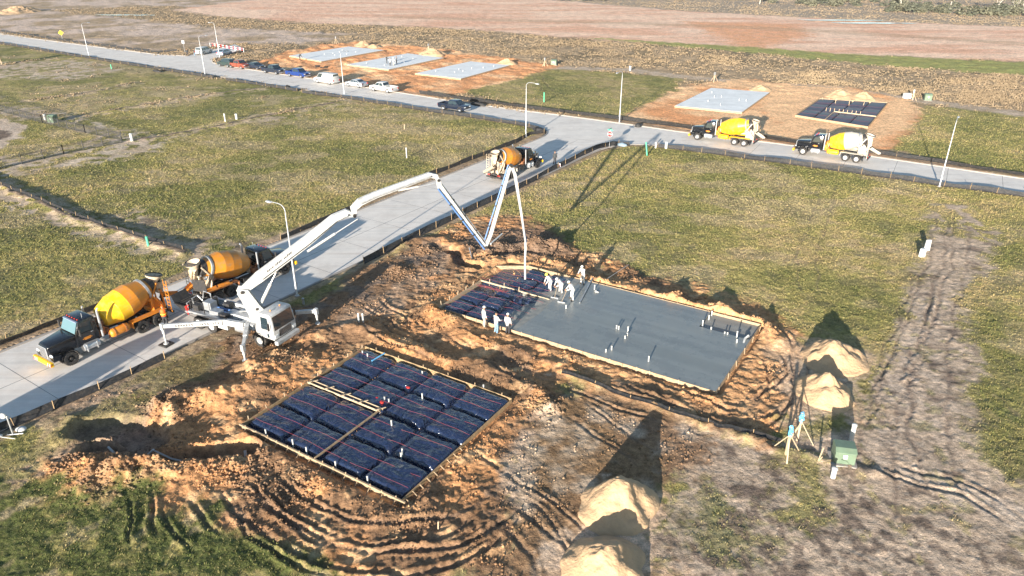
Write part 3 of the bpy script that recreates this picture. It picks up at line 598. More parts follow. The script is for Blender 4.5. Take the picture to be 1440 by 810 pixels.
    q=MB(); q.add([(-.80,-.90,2.06),(-.80,.90,2.06),(-1.135,.84,2.79),(-1.135,-.84,2.79)],[(0,1,2,3)]); q.add([(-.775,-.90,2.06),(-.775,.90,2.06),(-1.11,.84,2.79),(-1.11,-.84,2.79)],[(3,2,1,0)]); q.build('windscreen',M['bglass'],cab)
    q=MB(); q.box(-1.5,-1.06,-.86,.86,2.80,2.86,tf=Matrix.Rotation(R(0),4,'Y')); q.build('sun_visor',M['lblue'],cab,bevel=.02)
    for s in (-1,1):
        y=s*1.052; q=MB(); q.prism([(-1.02,2.02),(-1.32,2.7),(-1.98,2.7),(-1.98,2.02)],y-.008 if s>0 else y-.004,y+.004 if s>0 else y+.008); w_=q.build('side_window',M['glass'],cab); w_.rotation_euler.x=R(0)
        for vtx in w_.data.vertices: vtx.co.y-= s*(max(vtx.co.z-2.0,0)*.13)
        q=MB(); q.box(-2.05,-.88,min(y,y+s*.02),max(y,y+s*.02),1.08,1.98); d=q.build('door',M['black'],cab,bevel=.01); q=MB(); q.box(-1.98,-1.82,min(y+s*.02,y+s*.05),max(y+s*.02,y+s*.05),1.85,1.89); q.build('handle',M['chrome'],d)
        q=MB(); random.seed(3)
        for row,(z,a,bq) in enumerate([(1.62,-1.25,-1.75),(1.55,-1.15,-1.85),(1.48,-1.3,-1.7)]):
            x=a
            while x>bq: wd=random.uniform(.04,.09); q.box(x-wd,x,min(y+s*.021,y+s*.026),max(y+s*.021,y+s*.026),z-.072,z-random.uniform(0,.02)); x-=wd+.0
        q.build('door_lettering',M['orange'],d)
        q=MB(); q.box(-.98,-.9,min(s*1.28,s*1.46),max(s*1.28,s*1.46),1.95,2.5); q.tube([(-.94,s*1.02,2.5),(-.94,s*1.3,2.46)],.02); q.tube([(-.94,s*1.02,1.98),(-.94,s*1.3,2.0)],.02); q.build('mirror',M['dark'],cab)
    q=MB(); q.box(-2.445,-2.425,-.6,.6,2.15,2.65); q.build('rear_window',M['glass'],cab)
    for k in range(5): q=MB(); q.ell((-1.32,-.66+k*.33,2.94),.07,.05,.045,8,4); q.build('marker_light',M['redl'],cab,smooth=60)
    q=MB(); q.tube([(-1.7,.6,2.94),(-1.72,.6,3.28)],.02); q.build('aerial',M['chrome'],cab)
    q=MB(); q.cyl((-2.62,1.0,1.1),(-2.62,1.0,3.15),.085); q.tube([(-2.62,1.0,3.15),(-2.66,1.0,3.3),(-2.75,1.0,3.36)],.07); q.build('exhaust_stack',M['chrome'],t,smooth=50)
    q=MB(); q.cyl((-2.62,-1.0,1.1),(-2.62,-1.0,3.0),.07); q.build('exhaust_stack',M['chrome'],t,smooth=50)
    for s in (-1,1):
        q=MB(); q.cyl((-1.05,s*.95,.84),(-2.2,s*.95,.84),.30,n=18); ft=q.build('fuel_tank',M['chrome'],t,smooth=40); q=MB(); q.box(-2.1,-1.15,min(s*.9,s*1.3),max(s*.9,s*1.3),1.13,1.16); [q.box(x-.03,x+.03,min(s*.93,s*1.27),max(s*.93,s*1.27),.5,1.15) for x in (-1.25,-2.0)]; q.build('step',M['steel'],ft)
    q=MB(); q.lathe([(0,0),(.02,.2),(.1,.3),(.2,.33),(1.35,.33),(1.45,.3),(1.53,.2),(1.55,0)],(-3.1,1.0,1.02),(-1,0,0),20,cap=False); wt=q.build('water_tank',M[tank],t,smooth=45); q=MB(); [q.lathe([(0,.338),(0,.36),(.05,.36),(.05,.338)],(x,1.0,1.02),(-1,0,0),20) for x in (-3.4,-4.25)]; q.tube([(-3.05,1.02,.7),(-3.05,1.0,1.1),(-3.1,.9,1.5)],.04); q.build('strap',M['rust'],wt)
    q=MB(); q.box(-4.4,-3.2,-1.2,-.6,.7,1.2); q.build('tool_box',M['dark'],t,bevel=.03)
    # drum
    ax0=Vector((-3.15,0,2.03)); ax1=Vector((-7.55,0,3.08)); dv=(ax1-ax0); Ld=dv.length; dd=dv.normalized()
    dr=MB(); dr.mi=0
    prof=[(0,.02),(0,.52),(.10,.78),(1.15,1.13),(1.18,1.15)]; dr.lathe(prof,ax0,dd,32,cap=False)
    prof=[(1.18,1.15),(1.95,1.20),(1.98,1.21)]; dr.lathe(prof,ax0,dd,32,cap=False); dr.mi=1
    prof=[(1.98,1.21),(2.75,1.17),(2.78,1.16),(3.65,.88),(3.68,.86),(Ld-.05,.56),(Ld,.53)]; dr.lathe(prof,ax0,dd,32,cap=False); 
    drum=dr.build('drum',[M[front],M[rear]],t,smooth=8)  # default yellow front and orange rear paint the sunlit and shaded cones
    q=MB(); q.lathe([(3.72,.86),(3.72,.93),(3.9,.93),(3.9,.80)],ax0,dd,28,cap=False); q.build('roller_ring',M['steel'],drum,smooth=30)
    q=MB(); q.lathe([(Ld-.35,.70),(Ld,.62),(Ld+.08,.62),(Ld+.08,.46),(Ld-.3,.4)],ax0,dd,24,cap=False); q.build('drum_mouth',M['dark'],drum,smooth=40)
    q=MB(); q.box(-3.1,-2.9,-.35,.35,1.04,1.95,tx=.02,ty=.1)
    q.build('front_pedestal',M[supp],t)
    q=MB()
    for s in (-1,1):
        q.beam((-7.1,s*.48,1.0),(-6.95,s*.72,2.3),.16,.14); q.beam((-8.05,s*.46,1.0),(-7.15,s*.72,2.35),.14,.12); q.beam((-7.0,s*.7,2.25),(-7.7,s*.62,3.3),.12,.12); q.cyl((-6.8,s*.55,2.12),(-7.0,s*.6,2.17),.15)
        q.beam((-8.1,s*.5,1.0),(-8.0,s*.5,2.6),.1,.1)
    q.beam((-7.0,-.72,2.3),(-7.0,.72,2.3),.14,.16); q.beam((-8.0,-.5,2.55),(-8.0,.5,2.55),.1,.1); q.box(-7.9,-6.9,-.5,.5,1.02,1.4); q.prism([(-6.95,1.3),(-7.0,2.0),(-7.55,2.1),(-8.05,1.3)],-.52,-.45); q.prism([(-6.95,1.3),(-7.0,2.0),(-7.55,2.1),(-8.05,1.3)],.45,.52)
    q.build('rear_pedestal',M[supp],t,bevel=.01)
    # hopper and chutes
    q=MB(); hp=(-7.95,0,3.55); q.lathe([(0,.28),(.15,.3),(.55,.62),(.62,.62),(.62,.58),(.15,.26)],(-7.85,0,3.12),(-.25,0,1),16,cap=False,arc=2*PI); h_=q.build('charge_hopper',M[hopper],t,smooth=40); q=MB(); q.lathe([(0,.62),(.05,.66),(.1,.62)],(-8.0,0,3.70),(-.25,0,1),16,cap=False); q.build('rim_guard',M['dark'],h_)
    q=MB()
    for s in (-1,1): q.add([(-7.8,s*.3,3.2),(-8.25,s*.5,3.1),(-8.35,s*.28,2.2),(-7.95,s*.2,2.2)],[(0,1,2,3)]); q.add([(-7.8,s*.28,3.2),(-8.25,s*.48,3.1),(-8.35,s*.26,2.2),(-7.95,s*.18,2.2)],[(3,2,1,0)])
    q.add([(-7.8,-.3,3.2),(-7.8,.3,3.2),(-7.95,.2,2.2),(-7.95,-.2,2.2)],[(0,1,2,3)]); q.build('collector',M[hopper],t)
    def chuteseg(a,b,r0,r1,m,par):
        q=MB(); d=Vector(b)-Vector(a); Lc=d.length; up=Vector((0,0,1)); ref=d.normalized().cross(up).normalized(); q.lathe([(0,r0),(Lc,r1),(Lc,r1-.03),(0,r0-.03)],a,d,10,cap=False,arc=PI,ref=-ref if False else ref); return q.build('chute',M[m],par,smooth=40)
    a=R(rearchute); cxs=Vector((-8.3,0,2.05)); dirc=Vector((-math.cos(a),math.sin(a),-.32)).normalized(); p1=cxs+dirc*1.5
    ch=chuteseg(cxs,p1,.3,.26,chute,t)
    q=MB(); q.beam(cxs+Vector((.25,0,-.3)),p1+Vector((0,0,-.25)),.1,.1); q.cyl((-8.2,0,1.0),(-8.2,0,1.9),.09); q.build('chute_arm',M['dark'],t)
    for k in range(2): q=MB(); s=-1; q.lathe([(0,.26),(1.1,.24),(1.1,.21),(0,.23)],(-5.6-k*1.25,-1.1,1.45),(-1,0,.0),8,cap=False,arc=PI,ref=(0,1,0)); q.build('spare_chute',M[chute],t,smooth=40)
    for s in (-1,1):
        q=MB(); q.box(-7.75,-4.85,min(s*.62,s*1.22),max(s*.62,s*1.22),1.16,1.21); q.box(-4.9,-4.84,min(s*.62,s*1.22),max(s*.62,s*1.22),.72,1.18); q.build('rear_fender',M[deck],t,bevel=.01)
        q=MB(); q.box(-7.78,-7.75,min(s*.65,s*1.2),max(s*.65,s*1.2),.3,.95); q.build('mud_flap',M['rubber'],t)
        q=MB(); q.box(-8.3,-8.24,min(s*.6,s*.95),max(s*.6,s*.95),.82,.95); q.build('tail_light',M['redl'],t)
        wheel(t,0,s*1.06,.53,.32,rim,s,dual=False); wheel(t,-5.6,s*1.06,.52,.27,rim,s,dual=True); wheel(t,-7.0,s*1.06,.52,.27,rim,s,dual=True)
    q=MB(); [q.box(-8.22,-8.17,.75,1.15,.9+k*.3,.94+k*.3) for k in range(8)]; q.beam((-8.2,.75,.7),(-8.2,.75,3.4),.04,.04); q.beam((-8.2,1.15,.7),(-8.2,1.15,3.4),.04,.04); q.build('ladder',M[supp],t)
    q=MB(); q.box(-8.4,-8.25,-1.1,1.1,.55,.72); q.build('rear_bumper',M['dark'],t)
    return t
def road_z(): return RZ+.0
h1=at(226,457)-at(103,513); hd1=math.atan2(-h1[1],-h1[0])
def lf(hd): return np.array([-math.sin(hd),math.cos(hd)])
hd1=R(-122.6); c=at(103,513,RZ)-lf(hd1)*1.15
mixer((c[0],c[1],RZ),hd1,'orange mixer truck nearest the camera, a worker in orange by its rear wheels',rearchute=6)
hd2=R(55.3); c=at(402,385,RZ)+lf(hd2)*1.15
mixer((c[0],c[1],RZ),hd2,'orange mixer truck behind the white pump arm, backed against the pump hopper',front='drum',rear='drum',hopper='cream',supp='cream',deck='rust',rearchute=-12)
hd3=R(55.5); c=at(756,236,RZ)+lf(hd3)*1.15
mixer((c[0],c[1],RZ),hd3,'orange mixer truck driving away at the road junction, cream chutes towards the camera',front='drum',rear='drum',supp='cream',chute='cream',deck='drumw',rearchute=20)
hd4=R(147.0); c=at(980,197,RZ)-lf(hd4)*1.15
mixer((c[0],c[1],RZ),hd4,'mixer truck with an all yellow drum, parked by the pale finished slab',front='drumy',rear='drumy',rim='steel',deck='drumy',supp='drumw',frame='orange',chute='drumw',tank='drumy',rearchute=25)
hd5=R(145.6); c=at(1128,218,RZ)-lf(hd5)*1.15
mixer((c[0],c[1],RZ),hd5,'mixer truck whose drum is yellow in front and white behind, by the far form',front='drumy',rear='drumw',rim='white',deck='drumw',supp='drumw',frame='orange',chute='drumw',hopper='drumw',tank='drumy',rearchute=20)
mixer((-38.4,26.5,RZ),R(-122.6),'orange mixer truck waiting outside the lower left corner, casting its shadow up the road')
# ---------------------------------------------------------------- cars
def car(kind,loc,head,paint,label,cat,group,L=4.7,rim='silver',name=None):
    t=empty(name or ('parked_'+('pickup' if kind=='pickup' else 'van' if kind=='van' else 'car')),loc,head,label,cat,group)
    P=M[paint]; W=.98 if kind in('pickup','van','suv') else .9; r=.39 if kind in('pickup','suv','van') else .33
    S=dict(
     sedan=([(0,.28),(0,.62),(.12,.72),(.30,.86),(1.3,.97),(3.9,1.0),(4.6,.96),(4.75,.85),(4.78,.35),(4.6,.24),(.2,.22)],[(1.25,.96),(2.05,1.44),(3.2,1.46),(4.15,.99)],(.92,3.72)),
     hatch=([(0,.28),(0,.62),(.15,.75),(.35,.86),(1.1,.98),(3.9,1.02),(4.2,.95),(4.25,.35),(4.1,.24),(.2,.22)],[(1.05,.97),(1.8,1.5),(3.4,1.52),(4.1,1.0)],(.85,3.4)),
     suv=([(0,.4),(0,.85),(.12,.98),(1.25,1.1),(4.6,1.12),(4.78,1.0),(4.8,.45),(4.6,.34),(.2,.34)],[(1.2,1.1),(1.75,1.74),(4.5,1.76),(4.7,1.12)],(.95,3.75)),
     van=([(0,.35),(0,.85),(.15,1.0),(.95,1.15),(5.5,1.2),(5.6,1.1),(5.62,.4),(5.4,.3),(.2,.3)],[(.85,1.14),(1.55,2.05),(5.45,2.1),(5.58,1.18)],(.95,4.45)),
     pickup=([(0,.42),(0,.9),(.12,1.04),(1.35,1.15),(3.72,1.15),(3.72,.62),(5.72,.62),(5.85,.55),(5.85,.46),(5.6,.38),(.2,.36)],[(1.3,1.14),(1.95,1.8),(3.35,1.82),(3.68,1.15)],(1.02,4.62)))[kind]
    bp,gp_,ax=S; off=ax[0]; X=lambda x: off-x      # front axle at local x=0, forward +x
    sc=L/bp[-3][0] if False else 1
    b=MB(); b.prism([(X(x),z) for x,z in bp],-W,W); body=b.build('body',P,t,bevel=.07,smooth=50)
    if kind=='pickup':
        q=MB()
        for s in (-1,1): q.box(X(5.82),X(3.73),min(s*W,s*(W-.09)),max(s*W,s*(W-.09)),.6,1.14)
        q.box(X(5.84),X(5.76),-W,W,.6,1.12); q.build('bed_wall',P,t,bevel=.02)
        q=MB(); q.box(X(5.75),X(3.75),-W+.1,W-.1,.625,.64); q.build('bed_floor',M['dark'],t)
    g=MB(); n=len(gp_); ins=.16; zt=max(z for _,z in gp_)
    pts=[(X(x),-(W-.03 if z<zt-.3 else W-ins),z) for x,z in gp_]+[(X(x),(W-.03 if z<zt-.3 else W-ins),z) for x,z in gp_]
    g.add(pts,[tuple(range(n)),tuple(range(n,2*n))[::-1]]+[(i,n+i,n+(i+1)%n,(i+1)%n) for i in range(n)]); g.build('roof',P,t,bevel=.05,smooth=50)
    (xa,za),(xb,zb),(xc,zc),(xd,zd)=gp_
    def lerp(p,q,k): return (p[0]+(q[0]-p[0])*k,p[1]+(q[1]-p[1])*k)
    def hw(z): return W-.03+(W-ins-(W-.03))*(z-za)/(zt-za)
    q=MB(); a=lerp(gp_[0],gp_[1],.12); c_=lerp(gp_[0],gp_[1],.9); nx,nz=(za-zb),(xb-xa); nl=math.hypot(zb-za,xb-xa); ox,oz=(zb-za)/nl*.02,(xb-xa)/nl*.02
    q.add([(X(a[0])+ox,-hw(a[1])+.1,a[1]+oz),(X(a[0])+ox,hw(a[1])-.1,a[1]+oz),(X(c_[0])+ox,hw(c_[1])-.08,c_[1]+oz),(X(c_[0])+ox,-hw(c_[1])+.08,c_[1]+oz)],[(0,1,2,3)]); q.build('windscreen',M['glass'],t)
    q=MB(); a=lerp(gp_[3],gp_[2],.2 if kind!='van' else .5); c_=lerp(gp_[3],gp_[2],.88); ox=-.02 if kind!='sedan' else -.015; 
    q.add([(X(a[0])+ox,-hw(a[1])+.12,a[1]+.012),(X(a[0])+ox,hw(a[1])-.12,a[1]+.012),(X(c_[0])+ox,hw(c_[1])-.1,c_[1]+.012),(X(c_[0])+ox,-hw(c_[1])+.1,c_[1]+.012)],[(3,2,1,0)]); q.build('rear_window',M['glass'],t)
    z0=za+.06; z1=zt-.10
    def xf(z): return xa+(xb-xa)*(z-za)/(zb-za)
    def xr(z): return xd+(xc-xd)*(z-zd)/(zc-zd)
    segs=[(0.0,.36),(.40,.72),(.76,1.)] if kind in('suv','sedan','hatch') else ([(0,.47),(.52,1.)] if kind=='pickup' else [(0,.28)])
    for s in (-1,1):
        for u0,u1 in segs:
            q=MB(); P4=[]
            for z,sg in ((z0,0),(z0,1),(z1,1),(z1,0)):
                A=xf(z)+.12; Bq=xr(z)-.12; x=A+(Bq-A)*(u1 if sg else u0); P4.append((X(x),s*(hw(z)+.012),z))
            q.add(P4,[(0,1,2,3) if s<0 else (3,2,1,0)]); q.build('side_window',M['glass'],t)
        q=MB(); q.box(X(.05),X(-.03),min(s*.5,s*(W-.1)),max(s*.5,s*(W-.1)),.62 if kind in('sedan','hatch') else .8,.74 if kind in('sedan','hatch') else .95); q.build('headlight',M['lens'],t)
        e_=bp[-3][0] if kind!='pickup' else 5.85; q=MB(); q.box(X(e_+.03),X(e_-.05),min(s*(W-.25),s*(W-.03)),max(s*(W-.25),s*(W-.03)),.7,.95); q.build('tail_light',M['redl'],t)
        q=MB(); q.box(X(xa+.25),X(xa+.1),min(s*(W+.02),s*(W+.2)),max(s*(W+.02),s*(W+.2)),za+.02,za+.18); q.build('mirror',P,t,bevel=.02)
        for x in ax: 
            mb=MB(); arch(mb,X(x),r+.09,min(s*(W-.06),s*(W+.015)),max(s*(W-.06),s*(W+.015)),.09,cz=r); mb.build('wheel_arch',M['dark'],t)
            wheel(t,X(x),s*(W-.11),r,.24,rim,s,rimr=.66)
    q=MB(); q.box(X(0)-.02,X(0)+.05,-W+.12,W-.12,.34,.52); q.build('front_bumper',M['chrome'] if kind=='pickup' else P,t,bevel=.02)
    e_=bp[-3][0] if kind!='pickup' else 5.88; q=MB(); q.box(X(e_)-.06,X(e_)+.02,-W+.1,W-.1,.38,.55); q.build('rear_bumper',M['chrome'] if kind=='pickup' else P,t,bevel=.02)
    q=MB(); q.box(X(0)-.01,X(0)+.02,-.45,.45,.6,.85); q.build('grille',M['dark'],t)
    return t
CA=math.atan2(CNL[1][1],CNL[1][0]); CL_=CA+PI
def vat(px,py): g=at(px,py,RZ); return (g[0],g[1],RZ)
G1='vehicles parked along the far side of the cross road'
car('pickup',vat(632,158.5),0,'navy','black crew cab pickup driving along the near lane toward the junction','pickup',None,name='moving_pickup').rotation_euler.z=CA
bpy.data.objects['moving_pickup'].location=vat(651,156.5)
car('pickup',vat(530,127),CL_,'white','white pickup with an open bed, last at the right end of the parked row','pickup',G1,rim='chrome')
car('sedan',vat(494,120.5),CL_,'silver','silver sedan parked between the white van and the white open bed pickup','car',G1)
car('van',vat(451,115.5),CL_,'white','white cargo van between the blue pickup and the silver sedan','van',G1)
car('pickup',vat(428,109),CA,'blue','bright blue pickup parked nose to nose with the white van','pickup',G1)
car('pickup',vat(393,104),CA,'navy','black pickup parked behind the bright blue pickup','pickup',G1)
car('sedan',vat(366,97.5),CA,'navy','dark car in shade between the red pickup and the black pickup','car',G1)
car('pickup',vat(344,96.5),CA,'red','orange red pickup parked next to the dark green wagon','pickup',G1)
car('suv',vat(314,92.5),CL_,'green','dark green wagon first at the left end of the parked row','car',G1)
SG=math.atan2(*(at(330,62)-at(262,78.5))[::-1])
car('suv',vat(292,74.5),SG,'white','white wagon on the side stub beside two standing men','car','vehicles on the side stub')
car('hatch',vat(320,76.5),SG,'lblue','pale blue hatchback on the side stub beside the lamp','car','vehicles on the side stub')
# ---------------------------------------------------------------- the boom pump
def pump():
    t=empty('concrete_pump_truck',(PO[0],PO[1],0.0),PH,'white boom pump truck on outriggers, its long folded arm reaching the wet slab','truck')
    W=M['pumpw']
    f=MB()
    for s in (-1,1): f.box(-8.1,.9,s*.42-.07,s*.42+.07,.85,1.15)
    for x in (-7.8,-6.0,-4.3,-2.5): f.box(x-.1,x+.1,-.36,.36,.9,1.1)
    for x in (0,-4.9,-6.25): f.beam((x,-.95,.54),(x,.95,.54),.18,.18)
    f.build('chassis',M['dark'],t,bevel=.01)
    # cab
    c=MB(); cp=[(1.50,.85),(1.50,1.55),(1.30,2.78),(1.18,2.85),(.12,2.85),(.0,2.75),(-.25,1.6),(-.25,1.25),(.0,.95)]
    n=len(cp); hw=lambda z: 1.2 if z<1.6 else 1.2-(z-1.6)*.07
    c.add([(x,-hw(z),z) for x,z in cp]+[(x,hw(z),z) for x,z in cp],[tuple(range(n)),tuple(range(n,2*n))[::-1]]+[(i,n+i,n+(i+1)%n,(i+1)%n) for i in range(n)])
    cab=c.build('cab',W,t,bevel=.07,smooth=45)
    def on(x): return 1.525+(1.305-1.525)*(x-1.55)/(2.78-1.55)
    q=MB(); z0,z1=1.62,2.66; q.add([(on(z0),-1.05,z0),(on(z0),1.05,z0),(on(z1),.98,z1),(on(z1),-.98,z1)],[(0,1,2,3)]); q.build('windscreen',M['glass'],cab)
    q=MB(); q.ell((1.34,.35,1.78),.05,.24,.17); q.ell((1.3,-.35,1.72),.04,.18,.12); q.build('dashboard_clutter',M['bluet'],cab,smooth=60)
    for s in (-1,1):
        q=MB(); y=1.215
        q.add([(1.12,s*(hw(1.65)+.012),1.65),(.35,s*(hw(1.65)+.012),1.65),(.35,s*(hw(2.6)+.012),2.6),(.98,s*(hw(2.6)+.012),2.6)],[(0,1,2,3)] if s<0 else [(3,2,1,0)]); q.build('side_window',M['glass'],cab)
        q=MB(); q.box(.25,1.2,min(s*1.2,s*1.225),max(s*1.2,s*1.225),1.0,1.6); d=q.build('door',W,cab,bevel=.01); q=MB(); q.box(.32,.5,min(s*1.225,s*1.25),max(s*1.225,s*1.25),1.5,1.54); q.build('handle',M['dark'],d)
        q=MB(); q.ell((.98,s*1.222,1.2),.12,.012,.2); q.build('lower_window',M['glass'],cab,smooth=60)
        q=MB(); arch(q,0,.68,min(s*.85,s*1.24),max(s*.85,s*1.24),.06,cz=.54); q.build('fender',M['dark'],t,smooth=40)
        q=MB(); q.box(1.46,1.56,min(s*.78,s*1.1),max(s*.78,s*1.1),1.05,1.25); q.build('headlight',M['lens'],cab)
        q=MB(); q.box(1.25,1.32,min(s*1.32,s*1.48),max(s*1.32,s*1.48),1.75,2.3); q.tube([(1.28,s*1.18,2.4),(1.28,s*1.38,2.3)],.02); q.build('mirror',M['dark'],cab)
        for x in (0,-4.9,-6.25): wheel(t,x,s*1.08,.54,.3 if x==0 else .27,'white',s,dual=x<-1)
        q=MB(); q.box(.75,.82,s*.5-.03,s*.5+.03,2.86,2.9); q.ell((.8,s*.5,2.93),.06,.05,.05,8,4); q.build('marker_light',M['amber'],cab)
    q=MB(); q.box(1.5,1.53,-.62,.62,.98,1.5); gr=q.build('grille',M['dark'],cab); q=MB(); [q.box(1.53,1.54,-.55,.55,1.05+k*.1,1.07+k*.1) for k in range(5)]; q.build('bar',M['steel'],gr)
    q=MB(); q.box(1.45,1.78,-1.2,1.2,.5,.82); q.build('bumper',W,t,bevel=.05)
    # deck and tanks
    q=MB(); q.box(-7.6,-.5,-1.15,1.15,1.18,1.3); q.box(-7.2,-1.9,-1.2,-.75,1.3,1.42); q.box(-7.2,-1.9,.75,1.2,1.3,1.42); dk=q.build('deck',M['steel'],t,bevel=.01)
    q=MB(); q.box(-4.2,-3.2,-1.18,-.55,.6,1.16); q.build('tool_box',W,t,bevel=.03)
    q=MB(); q.lathe([(0,0),(.0,.28),(1.1,.28),(1.1,0)],(-1.4,-.85,.85),(-1,0,0),16,cap=False); q.build('fuel_tank',M['steel'],t,smooth=40)
    q=MB(); q.box(-3.1,-1.5,-.55,.55,1.3,1.75); q.box(-2.0,-.7,-1.0,1.0,1.1,1.55); q.build('turret_base',W,t,bevel=.04)
    # pumping cell, valves and hopper at the rear
    q=MB(); q.box(-5.2,-4.3,-.9,-.25,1.3,1.75); q.box(-4.0,-3.3,-.4,.35,1.3,1.6); q.box(-6.3,-5.5,-.45,.25,1.3,2.05); q.build('hydraulic_tank',M['steel'],t,bevel=.04)
    for y in (-.2,.25):
        q=MB(); q.cyl((-3.4,y,1.42),(-7.1,y,1.3),.13,n=14); q.build('pumping_cylinder',M['bluem'],t,smooth=40)
    q=MB(); q.tube([(-6.9,-.7,1.5),(-7.0,-.75,2.3),(-6.9,-.3,2.4),(-6.5,-.2,2.0)],.06); q.build('hydraulic_hose',M['steel'],t,smooth=40)
    q=MB(); q.tube([(-6.5,.6,1.4),(-6.6,.7,2.2),(-7.2,.6,2.3),(-7.3,.5,1.7)],.05); q.build('hydraulic_hose',M['steel'],t,smooth=40)
    q=MB(); q.tube([(-7.4,-.9,1.3),(-7.45,-.95,1.9),(-7.4,-.6,2.0)],.035); q.build('hydraulic_hose',M['steel'],t,smooth=40)
    q=MB(); q.box(-6.4,-6.0,.4,.9,1.3,1.7); q.build('valve_block',M['steel'],t,bevel=.02)
    q=MB(); q.tube([(-7.5,-1.0,1.0),(-7.6,-1.05,1.6),(-7.5,-.9,1.75),(-7.35,-.95,1.2)],.035); q.tube([(-7.3,-1.1,1.0),(-7.35,-1.15,1.7),(-7.2,-1.0,1.8)],.035); q.build('red_hose',M['redl'],t,smooth=40)
    h=MB(); zb,zt=.75,1.55; b0=(-8.5,-7.55,-.55,.55); t0=(-8.95,-7.3,-.95,.95)
    v=[(b0[0],b0[2],zb),(b0[1],b0[2],zb),(b0[1],b0[3],zb),(b0[0],b0[3],zb),(t0[0],t0[2],zt),(t0[1],t0[2],zt),(t0[1],t0[3],zt),(t0[0],t0[3],zt)]
    h.add(v,[(0,3,2,1),(0,1,5,4),(1,2,6,5),(2,3,7,6),(3,0,4,7)]); vi=[(x+(.04 if x<-8 else -.04),y*.95,z+.03) for x,y,z in v]; h.add(vi,[(0,3,2,1),(0,1,5,4),(1,2,6,5),(2,3,7,6),(3,0,4,7)]); hp=h.build('hopper',M['dark'],t)
    q=MB(); [q.box(-8.9,-7.35,-.9+k*.2-.015,-.9+k*.2+.015,1.5,1.53) for k in range(10)]; q.build('grate',M['dark'],hp)
    q=MB(); q.beam((-8.0,.98,1.95),(-8.15,1.05,2.9),1.5,.05,up=(0,1,0)); q.build('splash_guard',M['dark'],t)
    q=MB(); q.beam((-9.0,-.1,1.5),(-9.3,-.1,2.1),1.5,.05,up=(1,0,0)); q.build('splash_guard',M['dark'],t)
    for a_ in ((-6.9,-6.3,-.95,-.5,1.3,1.9),(-5.0,-4.4,.35,.85,1.3,1.85),(-4.1,-3.5,-.95,-.5,1.42,1.7)): q=MB(); q.box(*a_); q.build('control_box',M['dark'],t,bevel=.02)
    q=MB(); q.cyl((-5.9,.5,1.3),(-5.9,.5,2.1),.18); q.build('accumulator',M['dark'],t,smooth=40)
    q=MB(); q.beam((-7.0,-1.0,1.3),(-7.0,-1.0,2.3),.05,.05); q.beam((-7.0,-1.0,2.3),(-5.6,-1.0,2.3),.04,.04); q.beam((-5.6,-1.0,1.3),(-5.6,-1.0,2.3),.05,.05); q.build('handrail',M['dark'],t)
    # turret in the boom plane
    az=AZB-PH; T=Vector((TL[0],TL[1],0))
    rot=Matrix.Translation(T)@Matrix.Rotation(az,4,'Z')      # boom frame: x along the arm, z up (truck space)
    def bw(px,py):  # pixel -> (s,z) in boom plane
        nrm=np.array([-math.sin(AZB),math.cos(AZB),0]); d=ray(px,py); c0=np.array([0,0,CAMH]); tw=np.array([TW[0],TW[1],0])
        k=((tw-c0)@nrm)/(d@nrm); X=c0+d*k; return ((X[:2]-TW)@np.array([math.cos(AZB),math.sin(AZB)]),X[2])
    q=MB(); q.lathe([(0,.62),(.18,.62),(.18,.5),(.3,.5),(.55,.45)],(0,0,1.5),(0,0,1),22); tu=q.build('slewing_ring',W,t,smooth=30); tu.matrix_local=rot
    def part(mb,name,m,par,**k):
        o=mb.build(name,m,par,**k); 
        if par is t: o.matrix_local=rot
        return o
    Pv=bw(340,408.5)
    q=MB(); base=[(.55,1.95),(.62,2.3),(.35,2.75),(Pv[0]+.42,Pv[1]+.12),(Pv[0]-.15,Pv[1]+.3),(Pv[0]-.38,Pv[1]-.1),(Pv[0]-.2,Pv[1]-.55),(-.5,1.95)]
    for y0,y1 in ((-.36,-.28),(.28,.36)): q.prism(base,y0,y1)
    q.prism([(.5,1.97),(.4,2.6),(-.3,2.6),(-.45,1.97)],-.28,.28); tr=part(q,'turret',W,t,bevel=.02)
    q=MB(); [ (q.cyl((Pv[0],s*.37,Pv[1]),(Pv[0],s*.43,Pv[1]),.13),q.cyl((.1,s*.37,2.5),(.1,s*.43,2.5),.1)) for s in (-1,1)]; pn=q.build('pivot_pin',M['dark'],tr)
    def section(pts,wid,hts,name='boom_section',m='pumpw',marks=None):
        """box girder following pts (s,z); heights below the upper line"""
        q=MB(); n=len(pts); up=[];lo=[]
        for i,(x,z) in enumerate(pts):
            a=pts[max(i-1,0)];b=pts[min(i+1,n-1)]; dx,dz=b[0]-a[0],b[1]-a[1]; l=math.hypot(dx,dz); nx,nz=-dz/l,dx/l
            if nz<0 and False: nx,nz=-nx,-nz
            up.append((x+nx*hts[i]/2,z+nz*hts[i]/2)); lo.append((x-nx*hts[i]/2,z-nz*hts[i]/2))
        v=[];fs=[]
        for i in range(n):
            w_=wid[0]+(wid[1]-wid[0])*i/(n-1)
            v+=[(up[i][0],-w_/2,up[i][1]),(up[i][0],w_/2,up[i][1]),(lo[i][0],w_/2,lo[i][1]),(lo[i][0],-w_/2,lo[i][1])]
        for i in range(n-1):
            for k in range(4): fs.append((i*4+k,i*4+(k+1)%4,i*4+4+(k+1)%4,i*4+4+k))
        fs+=[(3,2,1,0),tuple((n-1)*4+k for k in range(4))]; q.add(v,fs); return part(q,name,M[m],t,bevel=.015)
    def P2(*l): return [bw(*p) for p in l]
